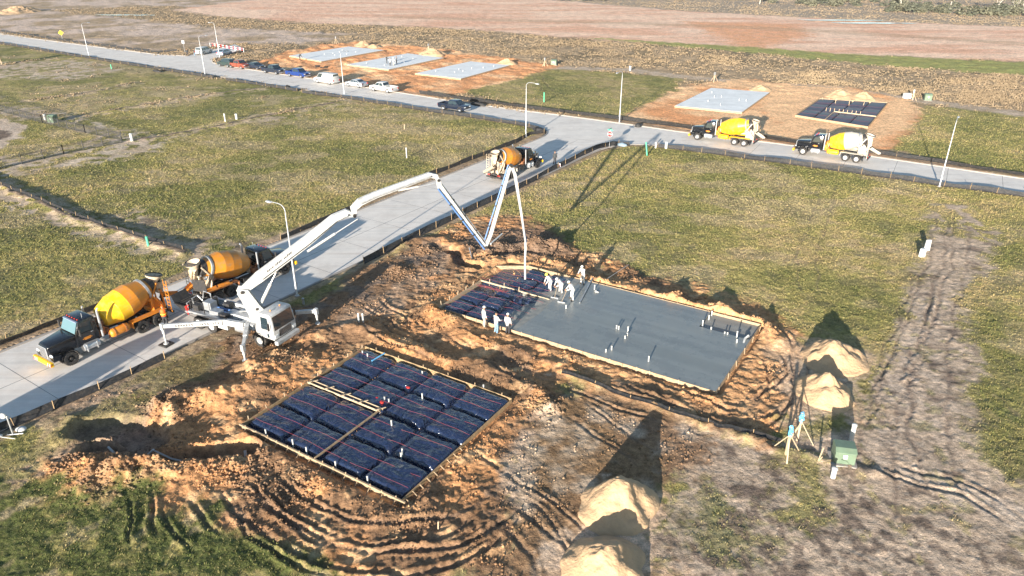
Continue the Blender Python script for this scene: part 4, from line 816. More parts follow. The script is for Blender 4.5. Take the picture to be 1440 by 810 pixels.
    def along(pts,off,y,r,par,name='delivery_pipe',m='steel',trim=.2):
        q=MB(); path=[]
        for i,(x,z) in enumerate(pts):
            a=pts[max(i-1,0)];b=pts[min(i+1,len(pts)-1)]; dx,dz=b[0]-a[0],b[1]-a[1]; l=math.hypot(dx,dz); path.append((x-dz/l*off,y,z+dx/l*off))
        q.tube(path,r,8); o=q.build(name,M[m],par,smooth=50)
        q=MB(); L=sum((Vector(path[i+1])-Vector(path[i])).length for i in range(len(path)-1)); k=max(2,int(L/1.5)); a=Vector(path[0]);b=Vector(path[-1])
        if len(path)==2:
            for i in range(1,k): c_=a.lerp(b,i/k); dd=(b-a).normalized()*.06; q.cyl(c_-dd,c_+dd,r*1.35,n=8)
            q.build('pipe_clamp',M['dark'],o)
        return o
    def ram(a,b,r,par,y=0):
        q=MB(); A=Vector((a[0],y,a[1]));Bv=Vector((b[0],y,b[1])); q.cyl(A,A.lerp(Bv,.55),r,n=12); o=q.build('hydraulic_ram',M['pumpw'],par,smooth=40); q=MB(); q.cyl(A.lerp(Bv,.55),Bv,r*.5,n=10); q.build('ram_rod',M['chrome'],o,smooth=40)
    def pin(c,w_,r,par):
        q=MB(); q.cyl((c[0],-w_/2-.06,c[1]),(c[0],w_/2+.06,c[1]),r,n=14); q.build('joint_pin',M['dark'],par,smooth=40)
    s1=P2((343,407),(365,389),(430,340),(470,307),(487,299),(498,302)); S1=section(s1,(.46,.38),[.5,.78,.74,.62,.55,.3]); pin(s1[-1],.4,.14,S1)
    q=MB(); random.seed(5)
    a=Vector((s1[1][0],0,s1[1][1]));b=Vector((s1[3][0],0,s1[3][1]))
    for k in range(15):
        if k in (4,9): continue
        c_=a.lerp(b,.10+k*.022); d=(b-a).normalized(); hh=random.uniform(.10,.17); q.beam(c_+Vector((0,-.245,-.02)),c_+Vector((0,-.245,hh-.02))+d*.03,.012,.05)
        if random.random()<.6: q.beam(c_+Vector((0,-.245,hh-.03)),c_+d*.09+Vector((0,-.245,hh-.03)),.012,.03)
    q.build('lettering',M['dark'],S1)
    along([s1[1],s1[2],s1[3],s1[4]],-.1,-.36,.075,S1,m='pumpw'); ram((.45,2.7),((s1[1][0]*.6+s1[2][0]*.4),(s1[1][1]*.6+s1[2][1]*.4)-.35),.13,tr)
    s1b=bw(432,352); ram((s1b[0],s1b[1]-.1),bw(503,308),.10,S1)
    s2=P2((498,303),(497,293),(506,284),(528,274),(604,246),(613,248),(616,253)); S2=section(s2,(.36,.28),[.32,.5,.55,.5,.42,.38,.25]); pin(s2[-1],.3,.11,S2); pin(s2[0],.4,.12,S2)
    along([s2[2],s2[3],s2[4]],-.05,-.27,.07,S2); ram(bw(560,268),bw(611,258),.08,S2)
    s3=P2((616,252),(618,262),(655,312),(683,347)); S3=section(s3,(.27,.2),[.3,.42,.34,.2]); pin(s3[-1],.24,.11,S3)
    along([s3[1],s3[-1]],-.22,-.2,.07,S3,m='bluem'); along([s3[1],s3[-1]],.24,.12,.06,S3,m='steel')  # blue pipe colour here and on the next sections is painted-in bluish shade
    s4=P2((683,347),(690,330),(716,240),(719,233)); S4=section(s4,(.2,.16),[.2,.27,.22,.2]); pin(s4[-1],.22,.14,S4); along([s4[0],s4[-1]],.2,.16,.065,S4,m='bluem')
    s5=P2((719,233),(724,245),(733,300),(739,342)); S5=section(s5,(.16,.12),[.24,.24,.17,.12],m='pumpw'); along([s5[0],s5[-1]],.15,.12,.065,S5,m='bluem')
    q=MB(); e=s5[-1]; g_=bw(738.5,396); path=[(e[0],0,e[1]+.1),(e[0]+.02,0,e[1]-.5),(e[0]-.03,0,e[1]*.6+g_[1]*.4),(g_[0],0,g_[1]+.25)]; q.tube([Vector(p) for p in path],.085,10); part(q,'end_hose',M['wshirt'],t,smooth=60)
    # outriggers (truck space)
    inv=Matrix.Rotation(-PH,4,'Z')
    def tl(px,py): g=at(px,py); v=inv@Vector((g[0]-PO[0],g[1]-PO[1],0)); return v
    def outrig(a,foot,zt,pad,m='pumpw',h0=.42,h1=.28,mid=None,text=False):
        q=MB(); foot=Vector(foot); top=Vector((foot.x,foot.y,zt)); a=Vector(a)
        if mid is not None: mid=Vector(mid); q.beam(a,mid,.3,h0+.1,w1=.3,h1=h0); q.beam(mid,top,.26,h0,w1=.2,h1=h1)
        else: q.beam(a,a.lerp(top,.55),.3,h0); q.beam(a.lerp(top,.5),top,.22,h1)
        q.box(top.x-.13,top.x+.13,top.y-.13,top.y+.13,zt-.3,zt+.22)
        o=q.build('outrigger',M[m],t,bevel=.015)
        q=MB(); q.cyl((foot.x,foot.y,zt-.25),(foot.x,foot.y,.12),.075,n=10); q.cyl((foot.x,foot.y,zt-.25),(foot.x,foot.y,zt-.6),.11,n=10); q.cyl((foot.x,foot.y,.12),(foot.x,foot.y,.06),.2,n=12); q.build('jack_leg',M[m],o,smooth=40)
        if pad: q=MB(); q.box(foot.x-.4,foot.x+.4,foot.y-.4,foot.y+.4,-.055,.06); q.build('foot_pad',M['dark'],o)
        if text and mid is not None:
            q=MB(); random.seed(9); d=(top-mid); L=d.length; d.normalize(); side=d.cross(Vector((0,0,1))).normalized(); 
            if (inv@Vector((0,-1,0))).dot(side)<0: side=-side
            up=side.cross(d); up=up if up.z>0 else -up
            for k in range(17):
                if k in (3,8,9): continue
                c_=mid+d*(.5+k*.19)+side*.142; hh=random.uniform(.12,.2)*(1-k*.02)
                q.beam(c_-up*hh*.5,c_+up*hh*.5+d*.05,.012,.045)
                if random.random()<.7: q.beam(c_+up*hh*.45,c_+up*hh*.45+d*.11,.012,.03)
                if random.random()<.5: q.beam(c_-up*hh*.45,c_-up*hh*.45+d*.10,.012,.03)
            q.beam(mid+d*.25+side*.142-up*.17,mid+d*.25+side*.142+up*.17,.012,.05); q.build('lettering',M['dark'],o)
    fr=tl(234,484); outrig((-1.6,-1.0,1.35),fr,1.55,True,mid=(-2.9,-1.45,1.55),text=True)
    outrig((-1.3,-.9,1.4),tl(345,508),1.15,False,h0=.38,h1=.24); outrig((-1.3,.9,1.4),tl(447,456),1.2,False,h0=.36,h1=.3)
    q=MB(); q.beam((-1.9,1.05,1.55),(-6.6,1.15,1.5),.24,.36,w1=.2,h1=.28); q.box(-6.8,-6.5,1.02,1.28,.9,1.7); q.build('outrigger',M['pumpw'],t,bevel=.015)
    q=MB(); [q.beam((-2.0+.02*k,-.9,1.35),(-1.2,-.2,1.6),.05,.05) for k in range(2)]; q.tube([(-2.8,.5,1.5),(-2.6,.5,2.0),(-1.9,.3,2.1)],.07); q.tube([(-3.4,.2,1.5),(-2.6,-.1,1.9),(-2.0,0,2.0)],.075); q.build('delivery_line',M['steel'],t,smooth=40)
    return t
TL=(-1.22,0.0)
TW=PO+ph*TL[0]; HSW=at(738,397,.45); AZB=math.atan2(HSW[1]-TW[1],HSW[0]-TW[0])
pump()
# ---------------------------------------------------------------- slabs and plastic covered forms
def plastic_mat():
    m=mat('black_poly_sheeting',(.012,.022,.058),.16,spec=1.,dirt=(.09,.075,.065),dirtamt=.22); nt=m.node_tree; b=nt.nodes['Principled BSDF']; L=nt.links.new
    tc=nt.nodes.new('ShaderNodeTexCoord'); wv=nt.nodes.new('ShaderNodeTexNoise'); wv.inputs['Scale'].default_value=1.6; wv.inputs['Detail'].default_value=4; wv.inputs['Roughness'].default_value=.5; wv.inputs['Distortion'].default_value=1.6; L(tc.outputs['Object'],wv.inputs['Vector'])
    n=nt.nodes.new('ShaderNodeTexNoise'); n.noise_type='RIDGED_MULTIFRACTAL'; n.inputs['Scale'].default_value=1.7; n.inputs['Detail'].default_value=3; n.inputs['Distortion'].default_value=1.8; L(tc.outputs['Object'],n.inputs['Vector'])
    bp=nt.nodes.new('ShaderNodeBump'); bp.inputs['Distance'].default_value=.08; bp.inputs['Strength'].default_value=1; L(n.outputs[0],bp.inputs['Height']); b2=nt.nodes.new('ShaderNodeBump'); b2.inputs['Distance'].default_value=.10; b2.inputs['Strength'].default_value=.8; L(wv.outputs[0],b2.inputs['Height']); L(bp.outputs[0],b2.inputs['Normal']); L(b2.outputs[0],b.inputs['Normal']); return m
PLA=plastic_mat()
E1=Vector((*e1,0)); E2=Vector((*e2,0))
def pad_mesh(mb,cx,cy,a,b,z0,z1,seed,n=34):
    """wrinkled plastic cushion, local frame (x along e1, y along e2)"""
    u=np.linspace(-1,1,n); U,W_=np.meshgrid(u,u,indexing='ij'); f=np.clip((1-np.abs(U)**9)*(1-np.abs(W_)**9),0,1)**.55
    X=cx+U*a/2; Y=cy+W_*b/2; Z=z0+(z1-z0)*f*(.9+.2*fbm(X*.7,Y*.7,2,seed))+f**.5*((ridged(X*1.1+.6*Y+.5*vn(X*2,Y*2,seed),Y*1.5-.3*X,3,seed+1)-.5)*.17+(ridged(X*4,Y*4,2,seed+2)-.5)*.03)
    vs=np.stack([X,Y,Z],-1).reshape(-1,3).tolist(); fs=[(i*n+j,(i+1)*n+j,(i+1)*n+j+1,i*n+j+1) for i in range(n-1) for j in range(n-1)]; mb.add(vs,fs)
def frame_obj(name,c,label,cat,group=None):
    return empty(name,(c[0],c[1],0),AX,label,cat,group)
def loc(c,P): P=np.asarray(P); d=P-c; return (float(d@e1),float(d@e2))
def stake(par,x,y,h=.5,m='wood',lean=0.,z=0.0,s=.045,name='stake'):
    q=MB(); a=random.uniform(-.12,.12)+lean; b=random.uniform(-.12,.12); q.beam((x,y,z),(x+a*h,y+b*h,z+h),s,s); return q.build(name,M[m],par)
def board(par,a,b,h=.30,th=.045,z=0.02,m='wood',name='form_board'):
    q=MB(); q.beam((a[0],a[1],z+h/2),(b[0],b[1],z+h/2),th,h); return q.build(name,M[m],par)
def cable(par,a,b,z,seg=26,name='tension_cable',amp=.05,hf=None):
    a=Vector((*a,0));b=Vector((*b,0)); q=MB(); s=random.uniform(0,9); path=[]
    for i in range(seg+1):
        k=i/seg; p=a.lerp(b,k); zz=z+.03*math.sin(k*31+s)
        if hf: zz=max(hf(p.x,p.y)+.03,z-.12)
        path.append((p.x+amp*math.sin(k*9+s),p.y+amp*math.cos(k*11+s),zz))
    q.tube(path,.0095,5); return q.build(name,M['pink'],par)
# --- form A
tA=frame_obj('foundation_form',cA,'near foundation form full of black plastic pads, nothing poured yet','foundation')
random.seed(21)
hx,hy=LA1/2,LA2/2
q=MB(); q.box(-hx,hx,-hy,hy,.0,.03); q.build('plastic_sheet',PLA,tA)
# jog in the near left form line (garage step)
cx=[-hx+LA1*(k+.5)/4 for k in range(4)]; cy=[-hy+LA2*(k+.5)/4 for k in range(4)]
ly=loc(cA,at(440,541,.3)); print('jog A',ly, 'beam end',loc(cA,at(535,576,.3)),loc(cA,at(445,640,.3)),loc(cA,at(512,487,.3)))
PADS=[]
for i in range(4):
    for j in range(4):
        a=LA1/4-.2; b=LA2/4-.2; mb=MB(); sd_=i*7+j*3+50; ox=random.uniform(-.06,.06); oy=random.uniform(-.06,.06)
        z1=.38+random.uniform(-.04,.05)
        if j==0: b-=.25; oy+=.15
        pad_mesh(mb,cx[i]+ox,cy[j]+oy,a,b,.03,z1,sd_); o=mb.build('plastic_pad',PLA,tA,smooth=75); PADS.append(o)
A_=lambda x,y:(x,y)
hb=.36
board(tA,(-hx,-hy),(hx,-hy),h=hb); board(tA,(-hx,hy),(hx,hy),h=hb,m='oldwood'); board(tA,(-hx,-hy),(-hx,hy),h=hb,m='oldwood'); board(tA,(hx,-hy),(hx,hy),h=hb-.06,m='oldwood')
board(tA,(-hx-.35,hy-.2),(-hx+.1,hy+.25),h=.2); board(tA,(-hx-.12,-hy-.06),(hx+.35,-hy-.06),h=.1,z=.3,th=.09)
# inner beam boards
bx0,by0=loc(cA,at(448,541,.4)); bx1,by1=loc(cA,at(535,577,.4)); bx2,by2=loc(cA,at(447,640,.4))
my=(by0+by1)/2; mx=(bx1+bx2)/2
board(tA,(-hx,my+.16),(mx+.1,my+.16),h=.14,z=.33,m='newwood'); board(tA,(-hx,my-.16),(mx,my-.16),h=.14,z=.33,m='newwood'); board(tA,(mx,my+.1),(mx,-hy),h=.14,z=.33)
for k in range(5): q=MB(); x=-hx+.35+k*(mx+hx-.3)/4; q.beam((x-.18,my-.3,.52),(x+.18,my+.32,.5),.07,.04); q.beam((x,my,.2),(x+.05,my-.25,.62),.05,.05); q.build('brace',M['newwood'],tA)
for k in range(14):
    x=-hx+.5+k*(LA1-.8)/13; stake(tA,x,-hy-.06,.5,'newwood'); q=MB(); q.beam((x,-hy-.05,.3),(x+.03,-hy-.5,.02),.04,.05); q.build('brace',M['wood'],tA)
for k in range(8): stake(tA,-hx-.06,-hy+.6+k*(LA2-.9)/7,.6,'newwood')
for k in range(6): stake(tA,-hx+1+k*2.2,hy+.06,.55,'wood')
for k in range(9): q=MB(); y=-hy+.3+k*(LA2*.45)/8; q.beam((hx+.05,y,.28),(hx+.5,y-.02,.02),.04,.05); q.build('brace',M['wood'],tA)
for r_ in range(4):
    for d_ in (-.55,.45): cable(tA,(-hx+.1,cy[r_]+d_),(hx-.1,cy[r_]+d_+random.uniform(-.15,.15)),.475)
for c_ in (): cable(tA,(cx[c_]+random.uniform(-.4,.4),-hy+.1),(cx[c_]+random.uniform(-.4,.4),hy-.1),.45)
for px,py,h in [(355,500+66,0),]: pass
def pipeP(par,c,px,py,h=.35,r=.045,z=.38,m='pvc',name='pipe_stub',lean=0):
    x,y=loc(c,at(px,py,z)); q=MB(); q.cyl((x,y,z-.25),(x+lean,y,z+h),r,n=10); q.cyl((x+lean*.9,y,z+h-.06),(x+lean,y,z+h),r*1.2,n=10); return q.build(name,M[m],par,smooth=40)
for px,py,h in [(374,607,.3),(412,622,.35),(431,632,.3),(472,652,.3),(517,673,.3),(510,495,.25),(517,499,.25),(594,558,.4),(594,480+43,.2),(551,598,.5),(564,640,.3),(566,636,.4),(541,560,.25),(547,563,.25),(680,542,.2)]: pipeP(tA,cA,px,py+2,h)
q=MB(); a=loc(cA,at(523,507,.5)); b=loc(cA,at(541,497,.5)); q.tube([(*a,.48),(*b,.52)],.05); q.build('blue_pipe',M['bluet'],tA)
for px,py in [(530,560),(537,566),(574,545)]: q=MB(); x,y=loc(cA,at(px,py,.4)); q.ell((x,y,.42),.16,.12,.06); q.build('red_tape',M['redl'],tA,smooth=60)
# --- slab B, half poured
cB=slabB0.copy()
tB=frame_obj('wet_concrete_slab',cB,'large dark wet concrete slab, smooth except for bare pads at its left end','foundation')
random.seed(31)
ZS=.38
def lb(px,py,z=ZS): return loc(cB,at(px,py,z))
wet=concrete_mat('wet_concrete',(.215,.23,.22),rough=.27,streak=.9,stain=.18); wb=wet.node_tree.nodes['Principled BSDF']; wb.inputs['Specular IOR Level'].default_value=.6
pat=concrete_mat('rough_wet_concrete',(.27,.265,.24),rough=.5,stain=.1)
front=[lb(*p) for p in [(722,466),(742,452),(760,440),(770,428),(795,412),(812,400),(828,392)]]
P_low=[lb(998,546)]; 
pour=[front[0]]+[(LB1,0.0)]+[(LB1,lb(1042,480)[1]),lb(1036,478),lb(983,459),lb(1003,438),(lb(1003,438)[0],LB2)]+[(front[-1][0],LB2)]+front[::-1][:-1]
pour[0]=(front[0][0],0.0)
yc=lb(983,459)[1]; xc=lb(983,459)[0]; print('patio',xc,yc,LB1,LB2,[tuple(np.round(p,1)) for p in front])
pour=[(front[0][0],0.0),(LB1,0.0),(LB1,yc),(xc,yc),(xc,LB2),(front[-1][0],LB2)]+[f for f in front[::-1][1:-1]]
def slabpoly(name,P,z0,z1,m,par):
    mb=MB(); n=len(P); vs=[Vector((p[0],p[1],z1)) for p in P]; tr=tessellate_polygon([vs]); mb.add([(p[0],p[1],z0) for p in P]+[tuple(v) for v in vs],[tuple(i+n for i in t) for t in tr]+[(i,(i+1)%n,n+(i+1)%n,n+i) for i in range(n)]); return mb.build(name,m,par)
slabpoly('poured_surface',pour,.0,ZS,wet,tB)
slabpoly('sunken_patio',[(xc+.02,yc+.02),(LB1,yc+.02),(LB1,LB2),(xc+.02,LB2)],.0,ZS-.17,pat,tB)
# rough fresh concrete ahead of the screed
n=40
def roughpatch():
    mb=MB(); f=np.array(front); N1,N2=60,26; fy=f[:,1]; o=np.argsort(fy); Yv=np.linspace(.05,LB2-.05,N1); Xf=np.interp(Yv,fy[o],f[o,0]); wdt=1.3+1.5*vn(Yv*.6,Yv*0+3,7)+1.2*(Yv>6); s=np.linspace(0,1,N2)
    X=Xf[:,None]+.05-wdt[:,None]*s[None,:]; Y=np.repeat(Yv[:,None],N2,1); Z=(ZS-.02)*(1-s**3)[None,:]+.05*0+(fbm(X*2.5,Y*2.5,3,8)-.5)*.22*np.sin(s*PI*.5+.15)[None,:]; Z=np.minimum(Z,ZS+.06); Z[:,0]=ZS-.03; Z[:,-1]=.02
    vs=np.stack([X,Y,Z],-1).reshape(-1,3).tolist(); mb.add(vs,[(i*N2+j,(i+1)*N2+j,(i+1)*N2+j+1,i*N2+j+1) for i in range(N1-1) for j in range(N2-1)]); mb.build('rough_concrete',pat,tB,smooth=60)
roughpatch()
q=MB(); q.box(0,front[0][0]+3,0.02,LB2-.02,.0,.03); q.build('plastic_sheet',PLA,tB)
for i,(x,wd) in enumerate([(1.15,1.9),(3.35,2.0),(5.5,1.7)]):
    for j,(y,hd_) in enumerate([(1.2,2.0),(3.45,2.05),(5.7,1.9),(7.8,1.9),(9.8,1.7)]):
        if y>5 and x<1.5: continue
        if x>5 and y<4: continue
        mb=MB(); pad_mesh(mb,x,y,wd,hd_,.03,.33,90+i*5+j,24); mb.build('plastic_pad',PLA,tB,smooth=75)
xl=lb(679,395); print('B jog',xl,lb(701,374),lb(750,372),lb(671,390))
board(tB,(0,0),(LB1+.1,0),h=.36,m='wood'); board(tB,(0,0),(0,xl[1]),h=.4,m='newwood'); board(tB,(0,xl[1]),(front[3][0]-.3,xl[1]-.1),h=.14,z=.30,m='newwood')
board(tB,(-.6,xl[1]+.4),(-.6,LB2-1.5),h=.4,m='oldwood'); board(tB,(-.6,LB2-1.5),(1.8,LB2),h=.35,m='wood'); board(tB,(1.8,LB2),(LB1,LB2),h=.4,m='wood'); board(tB,(LB1,0),(LB1,LB2),h=.37,m='wood')
for k in range(22): stake(tB,.6+k*1.05,-.07,.46,'newwood' if k%3 else 'wood')
for k in range(5): stake(tB,-.06,.5+k*1.1,.75,'newwood')
for k in range(16): stake(tB,2+k*1.3,LB2+.07,.46,'wood')
for k in range(6): stake(tB,LB1+.08,.5+k*2,.5,'wood')
for k in range(3): q=MB(); x=.9+k*1.5; q.beam((x,xl[1],.1),(x+.05,xl[1],.75),.05,.05); q.build('brace',M['newwood'],tB)
for y in (.7,1.6,2.9,3.9,5.2): cable(tB,(0.1,y),(front[1][0]-.5,y),.42)
for y in (6.6,7.4,8.6,9.6): cable(tB,(-.4,y),(front[4][0]-1,y),.42)
for k in range(6): cable(tB,(.2,xl[1]-.6-.08*k),(3.2,xl[1]-.55-.07*k),.36,amp=.03)
for px,py,h in [(843+24,462,.35),(870,463,.35),(883,466,.5),(882,472,.3),(879,476,.3),(852,495,.3),(860,492,.4),(912,508,.5),(796,434,.4),(836,407,.5),(838,411,.2),(988,457,.5),(997,447,.3),(1001,441,.3),(1000,463,.25),(1019,469,.2),(1023,470,.2),(1036,474,.6),(1036,482,.35)]: pipeP(tB,cB,px,py,h*.9,r=.05)
q=MB(); x,y=lb(837,410); q.cyl((x,y,ZS+.03),(x+.35,y-.1,ZS+.06),.05); q.build('pipe_stub',M['pvc'],tB)
tag_=None
q=MB(); a=at(833,393,ZS); b=at(815,427,ZS); q.beam((a[0],a[1],ZS+.12),(b[0],b[1],ZS+.07),.1,.05); tag(q.build('screed_board',M['steel']),'long metal screed board lying across the wet slab behind the crew','screed')
q=MB(); a=at(851,393,.45); b=at(884,375,.6); q.tube([V(849,395,ZS+.05),V(884,372,.9)],.02); tag(q.build('bull_float',M['steel']),'long thin float handle resting on the far edge of the wet slab','tool')
q=MB(); pts=[P3(1052,478,.32),P3(1046,484,.5),P3(1043,492,.12)]; q.tube(pts,.09,8); q.tube([pts[1],pts[1]+Vector((.35,.3,.1))],.07,8); tag(q.build('drain_pipe',M['pvc'],smooth=50),'white angled drain pipe beyond the right corner of the wet slab','pipe')
# --- distant finished slabs
newc=concrete_mat('fresh_pale_concrete',(.82,.82,.80),rough=.7,streak=.93,stain=.08)
lab=['far pale slab leftmost of the three beyond the parked row','far pale slab with four workers standing on it','far pale slab rightmost of the three beyond the parked row','pale finished slab behind the mixer with the all yellow drum']
for i in range(4):
    Pq=[np.array(p) for p in FARSLABS[i]]; c=sum(Pq)/len(Pq); t=empty('finished_slab',(c[0],c[1],0),0,lab[i],'foundation','finished slabs beyond the cross road')
    L_=[tuple(p-c) for p in Pq]; slabpoly('concrete_surface',L_,.0,.30,newc,t)
    for k in range(4): a=np.array(L_[k]);b=np.array(L_[(k+1)%4]); d=(b-a)/np.linalg.norm(b-a); nn=np.array([d[1],-d[0]]); nn=nn*(-1 if nn@(-(a+b)/2)>0 else 1); board(t,a+nn*.03-d*.05,b+nn*.03+d*.05,h=.27,m='wood')
    random.seed(i)
    for k in range(7):
        u,v=random.uniform(.15,.85),random.uniform(.15,.85); p=(np.array(L_[0])*(1-u)+np.array(L_[1])*u)*(1-v)+(np.array(L_[3])*(1-u)+np.array(L_[2])*u)*v; q=MB(); q.cyl((*p,.2),(*p,.6),.06,n=6); q.build('pipe_stub',M['pvc'],t)
Pq=[np.array(p) for p in FARSLABS[4]]; c=sum(Pq)/4; t=empty('foundation_form',(c[0],c[1],0),0,'far foundation form with plastic strips, between the last mixer truck and two sand piles','foundation')
L_=[p-c for p in Pq]; slabpoly('plastic_sheet',[tuple(p) for p in L_],0,.04,PLA,t)
pl2=mat('greyish_poly_sheeting',(.05,.045,.065),.45,spec=.5,var=.3,vscale=1.)
for i in range(4):
    for j in range(3):
        u0,u1,v0,v1=(i+.04)/4,(i+.96)/4,(j+.02)/3,(j+.98)/3; f=lambda u,v:(L_[3]*(1-u)+L_[2]*u)*(1-v)+(L_[0]*(1-u)+L_[1]*u)*v
        mb=MB(); P=[f(u0,v0),f(u1,v0),f(u1,v1),f(u0,v1)]; cc=sum(P)/4; mb.add([(*p,.04) for p in P]+[(*(p*.95+cc*.05),.3) for p in P],[(0,1,2,3),(4,5,6,7)]+[(k,(k+1)%4,4+(k+1)%4,4+k) for k in range(4)]); mb.build('plastic_pad',pl2,t,bevel=.06,smooth=60)
for k in range(4): board(t,L_[k],L_[(k+1)%4],h=.34,m='wood')
f=lambda u,v:(L_[3]*(1-u)+L_[2]*u)*(1-v)+(L_[0]*(1-u)+L_[1]*u)*v
board(t,f(.42,.62),f(1,.62),h=.2,z=.25,m='newwood'); board(t,f(.42,.62),f(.42,1),h=.2,z=.25,m='newwood')
for k in range(12): p=f(.3+.06*k,.62) if k<9 else f(.2*k-1.5,.2); stake(t,p[0],p[1],.9,'newwood',s=.08)
for v in (.25,.5,.85): a=f(.02,v);b=f(.98,v); cable(t,a,b,.36)
for k in range(3): p=f(.05+.1*k,.03); stake(t,p[0],p[1],.6,'newwood',s=.1)
# ---------------------------------------------------------------- sand piles
sandm=mat('fill_sand',(.56,.37,.21),.95,var=.12,vscale=1.5,bump=.06,bscale=6,dirt=(.46,.31,.18),dirtamt=.5)
def sand(px,py,r,hh,label,asp=1.,rz=0,group=None,seed=1,name='sand_pile',m=None,peak=(0,0)):
    c=at(px,py); n1_,n2_=56,30; z0=gz(*c); vs=[];fs=[]; th=np.linspace(0,2*PI,n1_,endpoint=False); rr=np.linspace(0,1,n2_)
    TH,RR=np.meshgrid(th,rr,indexing='ij'); rad=r*1.12*(1+.3*(fbm(np.cos(TH)*1.3+seed,np.sin(TH)*1.3,3,seed)-.5)*2); k=1-RR
    X=(np.cos(TH)*RR*rad*asp+peak[0]*k); Y=(np.sin(TH)*RR*rad+peak[1]*k)
    Z=hh*1.08*(np.clip(1-RR,0,1)**1.2); Z=np.minimum(Z,hh*.88+(Z-hh*.88)*.4); Z=Z+(fbm(X*1.3+seed,Y*1.3,4,seed+60)-.5)*.42*hh*np.minimum(1,RR*4)*np.minimum(1,k*3)+(fbm(X*5+seed,Y*5,3,seed+61)-.5)*.09; Z-=.08*(RR>.99)
    ca,sa=math.cos(rz),math.sin(rz); Xr=X*ca-Y*sa+c[0]; Yr=X*sa+Y*ca+c[1]; g=terrain(Xr,Yr)[0]; Z=np.where(RR>.93,g-.04,np.maximum(Z+z0,g*0-.3)); ok=RR<=.93
    Z=np.where(ok,np.maximum(Z,g-.05),Z)
    o=MB(); vs=np.stack([Xr-c[0],Yr-c[1],Z-z0],-1).reshape(-1,3).tolist(); o.add(vs,[(i*n2_+j,i*n2_+j+1,((i+1)%n1_)*n2_+j+1,((i+1)%n1_)*n2_+j) for i in range(n1_) for j in range(n2_-1)])
    ob=o.build(name,m or sandm,smooth=80,loc=(c[0],c[1],z0)); tag(ob,label,'sand pile',group or 'sand piles'); return ob
sand(868,712,2.2,1.95,'pale sand pile at bottom centre, upper of the two near piles',seed=3,asp=.95)
sand(852,800,1.95,1.6,'pale sand pile cut by the bottom edge of the photo',seed=5,asp=1.0)
sand(1160,553,2.1,1.75,'sand pile off the right end of the wet slab, nearer of the two',seed=8,asp=.9)
sand(1168,506,2.3,1.7,'sand pile off the right end of the wet slab, farther of the two',seed=11,asp=1.0)
for px,py,r,h_,l in [(512,64.5,2.6,1.3,'small far sand pile at the left, paired with a darker one'),(525,66.5,2.2,1.0,'low far sand pile right beside the leftmost far one'),(608,77.5,3.3,1.6,'broad far sand pile behind the slab with the workers'),(713,89.5,2.2,1.3,'far sand pile by the right corner of the rightmost pale slab'),(1069,127,2.2,1.1,'little sand pile behind the slab of the all yellow mixer'),(1180,135,3.0,1.4,'left of the two sand piles behind the far plastic form'),(1213,138,2.6,1.3,'right of the two sand piles behind the far plastic form'),(28,17,8,2.6,'pale heap far away near the top left corner')]:
    sand(px,py,r,h_,l,seed=int(px)%37)
# ---------------------------------------------------------------- crumbled earth, turf blades
def pick(mask,n,vis=True):
    w_=mask.reshape(-1); 
    px=(GX.reshape(-1)); py=GY.reshape(-1)
    w_=w_*((py>24)&(np.abs(px)<py*.78+3)); 
    # vertices are denser in some places: weight by cell area
    ar=np.gradient(GX,axis=1)*np.gradient(GY,axis=0); w_=w_*ar.reshape(-1); w_=w_/w_.sum(); return rng.choice(len(w_),n,p=w_)
HGT=GH.reshape(-1); XF=GX.reshape(-1); YF=GY.reshape(-1)
def stuffmesh(name,V_,F,m,attr=None,smooth=False):
    me=bpy.data.meshes.new(name); V_=V_.astype(np.float32); me.vertices.add(len(V_)); me.vertices.foreach_set('co',V_.reshape(-1)); nf=len(F); k=F.shape[1]; me.loops.add(nf*k); me.loops.foreach_set('vertex_index',F.reshape(-1).astype(np.int32)); me.polygons.add(nf); me.polygons.foreach_set('loop_start',np.arange(nf,dtype=np.int32)*k); me.update()
    if attr is not None: a=me.attributes.new('soil','FLOAT_COLOR','POINT'); a.data.foreach_set('color',attr.astype(np.float32).reshape(-1))
    me.materials.append(m); o=bpy.data.objects.new(name,me); C.objects.link(o); return tag(o,kind='stuff')
def attr_mat(name,rough=.9,var=.25):
    m=bpy.data.materials.new(name); m.use_nodes=True; nt=m.node_tree; b=nt.nodes['Principled BSDF']; b.inputs['Roughness'].default_value=rough; b.inputs['Specular IOR Level'].default_value=.2
    a=nt.nodes.new('ShaderNodeAttribute'); a.attribute_name='soil'; nt.links.new(a.outputs['Color'],b.inputs['Base Color']); return m
